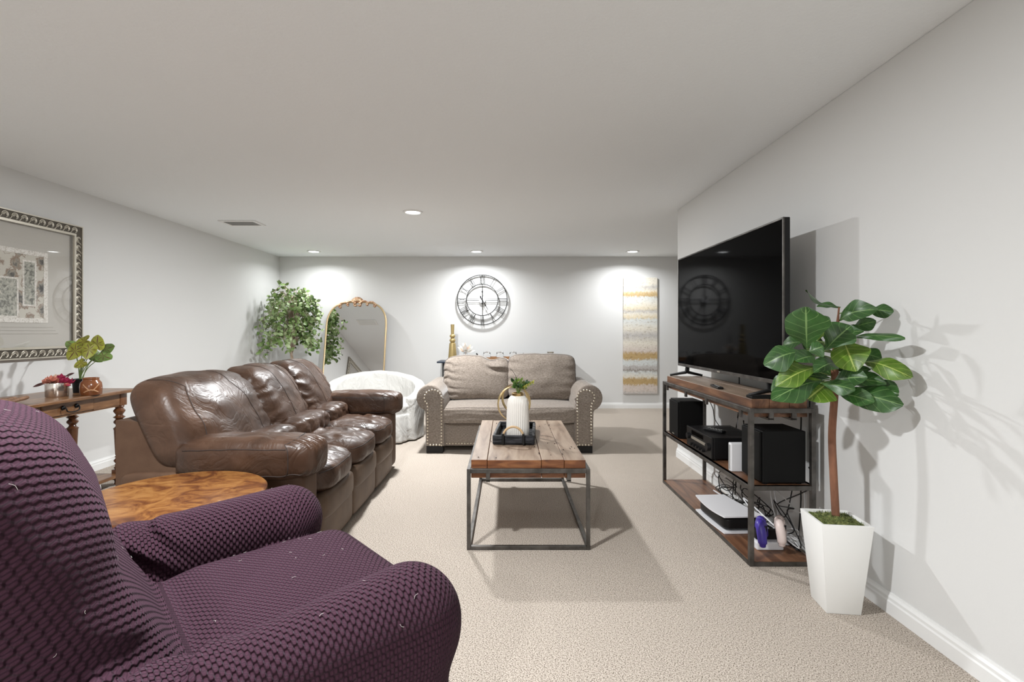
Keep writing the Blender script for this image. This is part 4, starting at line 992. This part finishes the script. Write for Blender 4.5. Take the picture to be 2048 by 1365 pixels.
obj('foot', lathe(B(), [(0.045, 0), (0.045, 0.012), (0.012, 0.018), (0.009, 0.08)], 28), 'gold', t, True, angle=0.7)
def hoop(r, w, th, cx_, cz_, rz, seg=56):
    bm = B(); rows = []
    for k in range(seg):
        a = 2*PI*k/seg; R_ = Matrix.Rotation(rz, 3, 'Z')
        rows.append([bm.verts.new(R_ @ Vector((rr*math.cos(a), y, 0)) .copy() + Vector((cx_, 0, cz_+rr*math.sin(a)))) for rr, y in ((r-th, -w), (r, -w), (r, w), (r-th, w))])
    for k in range(seg):
        A, C = rows[k], rows[(k+1) % seg]
        for i in range(4): bm.faces.new((A[i], A[(i+1) % 4], C[(i+1) % 4], C[i]))
    return bm
obj('ring', hoop(0.125, 0.012, 0.005, 0.0, 0.20, 0.35), 'gold', t, True, angle=0.7); obj('ring', hoop(0.105, 0.012, 0.005, 0.005, 0.235, -0.5), 'gold', t, True, angle=0.7)

# ------------------------------------------------------------------ TV stand
TX0, TX1, TY0, TY1 = 1.28, 1.63, 2.63, 4.10
st = thing('tv_stand', 'three tier wood and steel console holding the television', 'tv stand', ((TX0+TX1)/2, (TY0+TY1)/2, 0))
hx, hy_ = (TX1-TX0)/2, (TY1-TY0)/2; bt = 0.024
for sx in (-1, 1):
    for sy in (-1, 1): obj('leg', bx(sx*(hx-bt/2)-bt/2, sx*(hx-bt/2)+bt/2, sy*(hy_-bt/2)-bt/2, sy*(hy_-bt/2)+bt/2, 0, 0.832, bev=0.002), 'metal', st)
    for z0, z1 in ((0.0, 0.024), (0.400, 0.424), (0.808, 0.832)):
        obj('side_rail', bx(sx*(hx-bt/2)-bt/2, sx*(hx-bt/2)+bt/2, -hy_+bt, hy_-bt, z0, z1, bev=0.002), 'metal', st)
        obj('end_rail', bx(-hx+bt, hx-bt, sx*(hy_-bt/2)-bt/2, sx*(hy_-bt/2)+bt/2, z0, z1, bev=0.002), 'metal', st)
    for x in (-0.06, 0.06):
        bm = B(); box(bm, x-0.012, x+0.012, min(sx*hy_, sx*(hy_-0.012)), max(sx*hy_, sx*(hy_-0.012)), 0.775, 0.81); box(bm, x-0.012, x+0.012, min(sx*hy_, sx*(hy_-0.11)), max(sx*hy_, sx*(hy_-0.11)), 0.770, 0.780); obj('bracket', bm, 'metal', st)
for y in (-0.62, -0.15, 0.22, 0.63): obj('bracket', bx(-hx, -hx+0.012, y-0.014, y+0.014, 0.770, 0.81), 'metal', st)
for k, (a, b) in enumerate(((-0.150, -0.052), (-0.052, 0.055), (0.055, 0.150))):
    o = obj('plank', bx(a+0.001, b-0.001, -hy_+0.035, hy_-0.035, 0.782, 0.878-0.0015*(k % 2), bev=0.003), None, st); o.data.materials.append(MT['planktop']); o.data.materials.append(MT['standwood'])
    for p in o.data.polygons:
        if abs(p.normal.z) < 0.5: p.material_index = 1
for z in (0.424, 0.026):
    obj('shelf_board', bx(-hx+0.004, hx-0.004, -hy_+0.005, hy_-0.005, z-0.018 if z < 0.1 else z-0.02, z, bev=0.001), 'standwood', st)
SZ = 0.878
# television
tvc = Vector((1.455, 3.415, 0)); tva = math.radians(0.6)
tv = thing('television', 'large black flat screen television on splayed feet', 'television', (tvc.x, tvc.y, SZ), tva)
TL, TH0, TH1 = 0.785, 0.075, 0.965
obj('cabinet', bx(-0.004, 0.030, -TL, TL, TH0, TH1, bev=0.004), 'black', tv); obj('rear_bulge', bx(0.030, 0.062, -TL*0.8, TL*0.8, TH0+0.02, TH1-0.3, bev=0.012), 'blackmat', tv)
obj('screen', bx(-0.0052, -0.0035, -TL+0.010, TL-0.010, TH0+0.022, TH1-0.010), 'screen', tv)
bz = B()
for a in ((-TL, TL, TH1-0.010, TH1), (-TL, TL, TH0, TH0+0.022), (-TL, -TL+0.010, TH0+0.022, TH1-0.010), (TL-0.010, TL, TH0+0.022, TH1-0.010)): box(bz, -0.008, 0.0, *a, bev=0.001)
be = obj('bezel', bz, 'metal', tv); be['label'] = 'thin dark grey metal bezel'
obj('logo_plate', bx(-0.0088, -0.007, -0.02, 0.02, TH0+0.007, TH0+0.015), 'silver', be)
for s in (-1, 1):
    bm = B(); y = s*(TL-0.17)
    tube(bm, [(0.012, y, TH0+0.02), (0.0, y+s*0.01, 0.03), (-0.12, y+s*0.03, 0.008)], [0.016, 0.014, 0.009], 8); tube(bm, [(0.012, y, TH0+0.02), (0.02, y+s*0.01, 0.03), (0.12, y-s*0.03, 0.008)], [0.016, 0.014, 0.009], 8)
    obj('stand_foot', bm, 'black', tv, True)
t = thing('remote_control', 'slim black remote lying on the wooden top under the television', 'remote', (1.345, 3.20, SZ), math.radians(-8))
obj('remote_body', bx(-0.018, 0.018, -0.09, 0.09, 0.0, 0.014, bev=0.004), 'black', t)
for k in range(6): obj('button', lathe(B(), [(0.005, 0.0135), (0.004, 0.016), (0, 0.016)], 8, (0.0, -0.06+0.02*k, 0), cap=False), 'ventgrey', t)
t = thing('sound_bar', 'low flat black bar lying across the end of the wooden top', 'speaker', (1.455, 2.702, SZ), math.radians(0))
obj('bar_body', bx(-0.145, 0.145, -0.035, 0.035, 0.0, 0.016, bev=0.004), 'blackmat', t)
# mid shelf
MZ = 0.424
t = thing('bookshelf_speaker', 'black box speaker on the middle shelf beside the receiver', 'speaker', (1.40, 3.89, MZ))
obj('speaker_cabinet', bx(-0.09, 0.09, -0.105, 0.105, 0.0, 0.285, bev=0.004), 'blackmat', t); obj('grille', bx(-0.102, -0.09, -0.098, 0.098, 0.008, 0.277, bev=0.004), 'blackmat', t); obj('badge', bx(-0.1035, -0.101, -0.02, 0.02, 0.02, 0.028), 'silver', t)
t = thing('av_receiver', 'wide black audio receiver with knobs and a silver control strip', 'receiver', (1.445, 3.35, MZ))
obj('receiver_case', bx(-0.145, 0.15, -0.215, 0.215, 0.012, 0.145, bev=0.004), 'black', t)
fp = obj('front_panel', bx(-0.160, -0.145, -0.217, 0.217, 0.012, 0.147, bev=0.004), 'black', t)
obj('control_strip', bx(-0.164, -0.159, -0.16, 0.12, 0.075, 0.092), 'silver', fp); obj('display', bx(-0.1615, -0.159, -0.08, 0.12, 0.105, 0.132), 'screen', fp)
for y, z, r in ((-0.175, 0.082, 0.026), (0.165, 0.085, 0.022), (-0.10, 0.04, 0.010), (-0.05, 0.04, 0.010), (0.0, 0.04, 0.010), (0.05, 0.04, 0.010), (0.10, 0.04, 0.010)):
    obj('knob', tube(B(), [(-0.160, y, z), (-0.178, y, z)], [r, r*0.9], 18), 'blackm', fp, True, angle=0.7)
for x in (-0.12, 0.12):
    for y in (-0.18, 0.18): obj('foot', lathe(B(), [(0.02, 0), (0.02, 0.013)], 14, (x, y, 0)), 'black', t)
for k in range(10): obj('vent_slot', bx(-0.02, 0.12, -0.14+0.03*k, -0.13+0.03*k, 0.145, 0.1458), 'blackmat', t)
t = thing('remote_control', 'small black remote resting on top of the audio receiver', 'remote', (1.39, 3.34, MZ+0.1455), math.radians(28))
obj('remote_body', bx(-0.022, 0.022, -0.075, 0.075, 0.0, 0.018, bev=0.006), 'black', t)
for k in range(5):
    for q in (-1, 1): obj('button', bx(q*0.009-0.004, q*0.009+0.004, -0.052+0.022*k, -0.044+0.022*k, 0.0175, 0.0195), 'ventgrey', t)
t = thing('white_router', 'small upright white box between the receiver and the subwoofer', 'box', (1.358, 2.92, MZ))
obj('box_body', bx(-0.055, 0.055, -0.02, 0.02, 0.0, 0.165, bev=0.006), 'plast_w', t); obj('side_stripe', bx(-0.057, -0.053, -0.008, 0.008, 0.012, 0.153), 'ventgrey', t)
t = thing('subwoofer', 'large black cube subwoofer at the end of the middle shelf', 'speaker', (1.475, 2.76, MZ))
obj('speaker_cabinet', bx(-0.115, 0.115, -0.105, 0.115, 0.008, 0.285, bev=0.005), 'blackmat', t); obj('grille', bx(-0.127, -0.115, -0.098, 0.108, 0.014, 0.279, bev=0.004), 'blackmat', t)
for x in (-0.09, 0.09):
    for y in (-0.08, 0.09): obj('foot', lathe(B(), [(0.014, 0), (0.014, 0.009)], 12, (x, y, 0)), 'black', t)
# bottom shelf
t = thing('game_console', 'white and black game console lying flat on the bottom shelf', 'game console', (1.405, 3.19, 0.0262), math.radians(3))
def wing(bm, z0, z1, lift):
    n = 14; rows = []
    for i in range(n+1):
        y = -0.20+0.40*i/n; f = i/n; w0 = -0.115-0.010*math.sin(PI*f); w1 = 0.13-0.05*f*f
        zz_ = lift*(1-math.sin(PI*min(1, f*0.9+0.05)))
        rows.append([bm.verts.new((w0, y, z0+zz_)), bm.verts.new((w1, y, z0+zz_)), bm.verts.new((w1, y, z1+zz_)), bm.verts.new((w0, y, z1+zz_))])
    for A, C in zip(rows, rows[1:]):
        for k in range(4): bm.faces.new((A[k], A[(k+1) % 4], C[(k+1) % 4], C[k]))
    bm.faces.new(rows[0]); bm.faces.new(rows[-1][::-1]); return bm
pillow('core', 'black', t, (0.005, 0, 0.052), (0.22, 0.37, 0.075), 16, k=8)
wg = wing(B(), 0.088, 0.096, 0.012); obj('top_shell', wg, 'plast_w', t, True, angle=0.6)
wg = wing(B(), 0.004, 0.012, -0.002); obj('bottom_shell', wg, 'plast_w', t, True, angle=0.6)
obj('stand_ring', lathe(B(), [(0.05, 0), (0.05, 0.006)], 24), 'black', t)
t = thing('charging_dock', 'low white controller charging dock on the bottom shelf', 'dock', (1.46, 2.80, 0.0262))
obj('dock_body', bx(-0.075, 0.075, -0.035, 0.045, 0, 0.045, bev=0.008), 'plast_w', t); obj('cradle', bx(-0.062, 0.062, 0.0, 0.03, 0.045, 0.10, bev=0.006), 'black', t)
def controller(name, lab, mat, loc, rz):
    t = thing(name, lab, 'controller', loc, rz, 'game controllers')
    bm = B()
    # body standing on its grips, face towards -y
    for s in (-1, 1):
        tube(bm, spline([(s*0.010, 0, 0.118), (s*0.038, -0.004, 0.115), (s*0.052, -0.010, 0.085), (s*0.058, -0.016, 0.045), (s*0.054, -0.018, 0.006)], 5), [0.022+0.003*math.sin(PI*i/20) - (0.006 if i > 17 else 0) for i in range(21)], 10)
    tube(bm, [(-0.036, 0, 0.105), (0.036, 0, 0.105)], 0.023, 12)
    bd = obj('controller_body', bm, mat, t, True)
    obj('touchpad', bx(-0.024, 0.024, -0.030, -0.020, 0.098, 0.124, bev=0.003), mat, t)
    for s in (-1, 1):
        obj('thumbstick', tube(B(), [(s*0.020, -0.018, 0.086), (s*0.020, -0.036, 0.084)], [0.007, 0.010], 12), 'black', t, True)
        obj('button', tube(B(), [(s*0.046, -0.02, 0.108), (s*0.046, -0.030, 0.108)], 0.010, 12), 'black', t, True)
    return t
controller('game_controller', 'violet game controller standing in the white charging dock', 'violet', (1.395, 2.755, 0.072), math.radians(60))
controller('game_controller', 'pale pink game controller standing in the white charging dock', 'pinkwhite', (1.505, 2.765, 0.072), math.radians(60))
t = thing('power_strip', 'white power strip lying behind the bottom shelf by the wall', 'power strip', (1.585, 2.98, 0.0262))
obj('strip_body', bx(-0.025, 0.025, -0.15, 0.15, 0, 0.035, bev=0.005), 'plast_w', t)
for k in range(5): obj('socket', bx(-0.012, 0.012, -0.12+0.055*k, -0.09+0.055*k, 0.0345, 0.0365), 'ventgrey', t)
rnd = random.Random(21)
cabs = [('black', 'thin black cable'), ('plast_w', 'thin white cable'), ('black', 'thin black cable'), ('black', 'thin black cable'), ('copperprint', 'grey cable'), ('black', 'thin black cable')]
for k in range(13):
    mt = cabs[k % 6][0]; y0 = 2.70+1.0*rnd.random()
    P = [(1.648, y0, 0.62 if k % 3 else 0.50), (1.655, y0-0.03+0.06*rnd.random(), 0.40)]
    if k >= 9: P = [(1.60, y0, 0.06)]
    for j in range(6): P.append((1.54+0.08*rnd.random(), min(3.7, max(2.70, y0+rnd.uniform(-0.22, 0.22))), 0.045+0.16*rnd.random()*(1 if j < 4 else 0.3)+(0.10 if k < 5 and j < 3 else 0)))
    P.append((1.585, 2.88+0.05*(k % 5), 0.075))
    nme = cabs[k % 6][1]
    o = obj('power_cable', tube(B(), spline(P, 8), 0.0032 if mt != 'plast_w' else 0.0045, 6), mt, None, True)
    tag(o, {'black': 'thin black cable tangled behind the lower shelf of the television stand', 'plast_w': 'thicker white cable looping behind the lower shelf of the television stand', 'copperprint': 'thin grey cable tangled behind the lower shelf of the television stand'}[mt], 'cable', 'cables behind the television stand')
for k, (y, ya) in enumerate(((2.72, 2.70), (2.80, 2.82), (3.55, 3.60))):
    o = obj('power_cable', tube(B(), spline([(1.652, y, 0.95), (1.655, y+0.01, 0.70), (1.65, ya, 0.50), (1.655, ya-0.01, 0.30), (1.65, ya+0.01, 0.06)], 6), 0.004, 6), 'black', None, True)
    tag(o, 'black cable hanging down the wall behind the television stand', 'cable', 'cables hanging behind the television stand')
o = obj('speaker_wire', tube(B(), spline([(1.50, 3.85, 0.82), (1.53, 3.72, 0.68), (1.51, 3.62, 0.60), (1.56, 3.58, 0.52)], 6), 0.003, 6), 'black', None, True); tag(o, 'thin black wire hanging behind the box speaker', 'cable')

# ------------------------------------------------------------------ fiddle leaf fig
PX, PY = 1.485, 2.258
fig = thing('fiddle_leaf_fig', 'fiddle leaf fig with a bare trunk in a tapered white planter', 'potted plant', (PX, PY, 0), math.radians(-7))
def frustum(bm, b, tw, z0, z1):
    lo = [bm.verts.new((sx*b, sy*b, z0)) for sx, sy in ((-1, -1), (1, -1), (1, 1), (-1, 1))]; hi = [bm.verts.new((sx*tw, sy*tw, z1)) for sx, sy in ((-1, -1), (1, -1), (1, 1), (-1, 1))]
    return lo, hi
bm = B(); lo, hi = frustum(bm, 0.071, 0.105, 0, 0.40)
ih = [bm.verts.new((v.co.x*0.87, v.co.y*0.87, 0.40)) for v in hi]; il = [bm.verts.new((v.co.x*0.84, v.co.y*0.84, 0.365)) for v in hi]
bm.faces.new(lo[::-1]); bm.faces.new(il)
for i in range(4):
    j = (i+1) % 4
    bm.faces.new((lo[i], lo[j], hi[j], hi[i])); bm.faces.new((hi[i], hi[j], ih[j], ih[i])); bm.faces.new((ih[i], ih[j], il[j], il[i]))
bmesh.ops.bevel(bm, geom=[e for e in bm.edges], offset=0.0025, segments=2, affect='EDGES', profile=0.5)
obj('planter', bm, 'pot', fig, True, angle=0.6)
bm = B(); G = {}; n = 26
for i in range(n+1):
    for j in range(n+1):
        x = -0.089+0.178*i/n; y = -0.089+0.178*j/n
        G[i, j] = bm.verts.new((x, y, 0.388+0.016*(1-(x/0.09)**2)*(1-(y/0.09)**2)+0.007*nz((x, y, 0), 60)))
for i in range(n):
    for j in range(n): bm.faces.new((G[i, j], G[i+1, j], G[i+1, j+1], G[i, j+1]))
rnd = random.Random(2)
for k in range(500):
    x, y = rnd.uniform(-0.086, 0.086), rnd.uniform(-0.086, 0.086); z = 0.39+0.014*(1-(x/0.09)**2)*(1-(y/0.09)**2)
    d = Vector((rnd.gauss(0, 1), rnd.gauss(0, 1), abs(rnd.gauss(0.5, 0.6)))).normalized()*0.014
    p = Vector((x, y, z)); s_ = d.cross(Vector((0.2, 0.3, 1))).normalized()*0.002
    bm.faces.new((bm.verts.new(p-s_), bm.verts.new(p+s_), bm.verts.new(p+d)))
o = obj('moss', bm, 'moss', fig, False); o['kind'] = 'stuff'
def toF(v):
    return Matrix.Rotation(math.radians(7), 3, 'Z') @ (v-Vector((PX, PY, 0)))
def ZW(zx, zy, Y): return W(1500+zx/4.874, 560+zy/4.874, Y)
TY = 2.27
tr = [Vector((1.495, TY, 0.39)), W(1667, 950, TY), W(1664, 870, TY), W(1669, 790, TY), W(1670, 720, TY), W(1675, 650, TY), W(1678, 615, TY)]
tp_ = [toF(v) for v in spline(tr, 6)]
obj('trunk', tube(B(), tp_, [0.0165-0.00005*i if i < 25 else max(0.004, 0.0155-0.0013*(i-24)) for i in range(len(tp_))], 12), 'bark', fig, True)
figp = lambda t: (math.sin(PI*min(1, t**1.15*0.97+0.015))**0.75)*(0.62+0.38*math.sin(PI*(t*0.9-0.30)) if t > 0.1 else 0.62+0.38*math.sin(PI*(t*0.9-0.30)))
# base x,y, tip x,y (in a 4.87x enlargement), apparent width, material, base depth, tip depth, arch, normal tilt up
LV = [((880, 270), (548, 98), 75, 'm', 0, -0.05, -0.10, 0.9), ((872, 400), (1250, 285), 150, 'm', 0, -0.16, 0.22, 0.25), ((1130, 300), (1400, 312), 110, 'd', -0.05, -0.13, 0.10, 0.3),
      ((555, 672), (545, 262), 270, 'm', -0.10, -0.16, 0.05, 0.1), ((650, 600), (695, 410), 130, 'l', 0.02, 0.04, 0.05, 0.1), ((812, 452), (662, 365), 70, 'd', 0.02, 0.06, 0.10, 0.5),
      ((975, 485), (1230, 405), 110, 'd', -0.02, -0.10, 0.12, 0.3), ((730, 690), (985, 450), 200, 'd', -0.10, -0.14, 0.10, 0.3), ((990, 560), (1512, 572), 75, 'm', -0.06, -0.28, 0.06, 0.6),
      ((900, 560), (1030, 895), 230, 'l', -0.06, -0.16, 0.04, 0.0), ((1090, 800), (1578, 955), 150, 'l', -0.08, -0.28, 0.16, 0.35), ((1060, 720), (1285, 770), 110, 'm', 0.0, -0.10, 0.12, 0.3),
      ((550, 690), (135, 830), 190, 'm', -0.08, -0.02, 0.16, 0.4), ((640, 745), (442, 790), 130, 'm', -0.14, -0.18, 0.08, 0.3), ((568, 705), (716, 650), 125, 'm', -0.14, -0.17, 0.10, 0.3),
      ((670, 850), (250, 1040), 170, 'l', -0.05, -0.06, 0.16, 0.3), ((720, 980), (212, 1170), 190, 'd', -0.06, -0.10, 0.12, 0.4), ((770, 1000), (560, 1165), 250, 'l', -0.06, -0.10, 0.05, 0.1),
      ((690, 1010), (1025, 1075), 120, 'm', -0.10, -0.20, 0.10, 0.5), ((810, 990), (1145, 950), 170, 'd', -0.06, -0.18, 0.10, 0.4), ((850, 1085), (1492, 1225), 190, 'd', -0.04, -0.25, 0.12, 0.3),
      ((840, 1100), (1212, 1195), 130, 'd', -0.08, -0.20, 0.10, 0.3), ((1030, 1050), (1450, 1110), 170, 'd', -0.02, -0.22, 0.14, 0.3), ((540, 600), (320, 640), 100, 'd', 0.05, 0.10, 0.10, 0.3),
      ((460, 740), (365, 880), 120, 'l', -0.02, 0.02, 0.05, 0.2), ((870, 905), (1178, 876), 70, 'd', 0.0, -0.10, 0.06, 0.4), ((1075, 680), (1135, 800), 110, 'd', 0.0, -0.03, 0.05, 0.1),
      ((800, 940), (690, 820), 150, 'd', 0.02, 0.04, 0.05, 0.1), ((860, 780), (960, 850), 130, 'm', 0.01, -0.02, 0.05, 0.1), ((780, 960), (420, 930), 130, 'd', 0.0, 0.06, 0.1, 0.3), ((480, 880), (210, 1090), 120, 'd', 0.0, 0.04, 0.1, 0.2),
      ((870, 270), (650, 262), 55, 'm', 0.02, 0.05, 0.15, 0.6), ((690, 640), (590, 560), 110, 'd', 0.04, 0.08, 0.1, 0.2),
      ((840, 560), (1110, 500), 110, 'd', 0.02, -0.08, 0.12, 0.5), ((800, 700), (500, 590), 130, 'd', 0.03, 0.10, 0.12, 0.4), ((850, 830), (620, 900), 140, 'm', -0.04, -0.12, 0.15, 0.4),
      ((850, 620), (760, 480), 120, 'm', 0.03, 0.08, 0.1, 0.2), ((860, 1000), (1330, 1010), 120, 'd', 0.0, -0.18, 0.15, 0.5), ((820, 1020), (640, 1090), 150, 'd', 0.02, 0.06, 0.1, 0.3)]
def keep(v):     # a leaf stops short of the wall
    k = 1.655/v.x if v.x > 1.655 else 1.0
    return Vector((v.x*k, v.y*k, CH+(v.z-CH)*k))
for i, (b, tpx, w, mt, d0, d1, ar, up) in enumerate(LV):
    bw = keep(ZW(*b, TY+d0)); tw_ = keep(ZW(*tpx, TY+d1)); width = w/4.874/F*TY*1.55
    nrm = Vector((-0.55, -0.8, 0.15+up*0.9))
    bm = blade(B(), toF(bw), toF(tw_), width, Matrix.Rotation(math.radians(7), 3, 'Z') @ nrm, ar, figp, 14, 6, 0.30 if i % 2 else -0.26, wav=0.022, seed=i*1.7)
    lf = obj('leaf', bm, 'leafl' if mt == 'l' else 'leafm', fig, True)      # pale underside green, with transmitted light put into the colour
    zt = min(max(bw.z-0.02, 0.98), 1.33); k = min(range(len(tp_)), key=lambda q: abs(tp_[q].z-zt))
    obj('petiole', tube(B(), spline([tp_[k], (tp_[k]+toF(bw))/2+Vector((0, 0, 0.008)), toF(bw)], 4), 0.0028, 5), 'stem', lf, True)
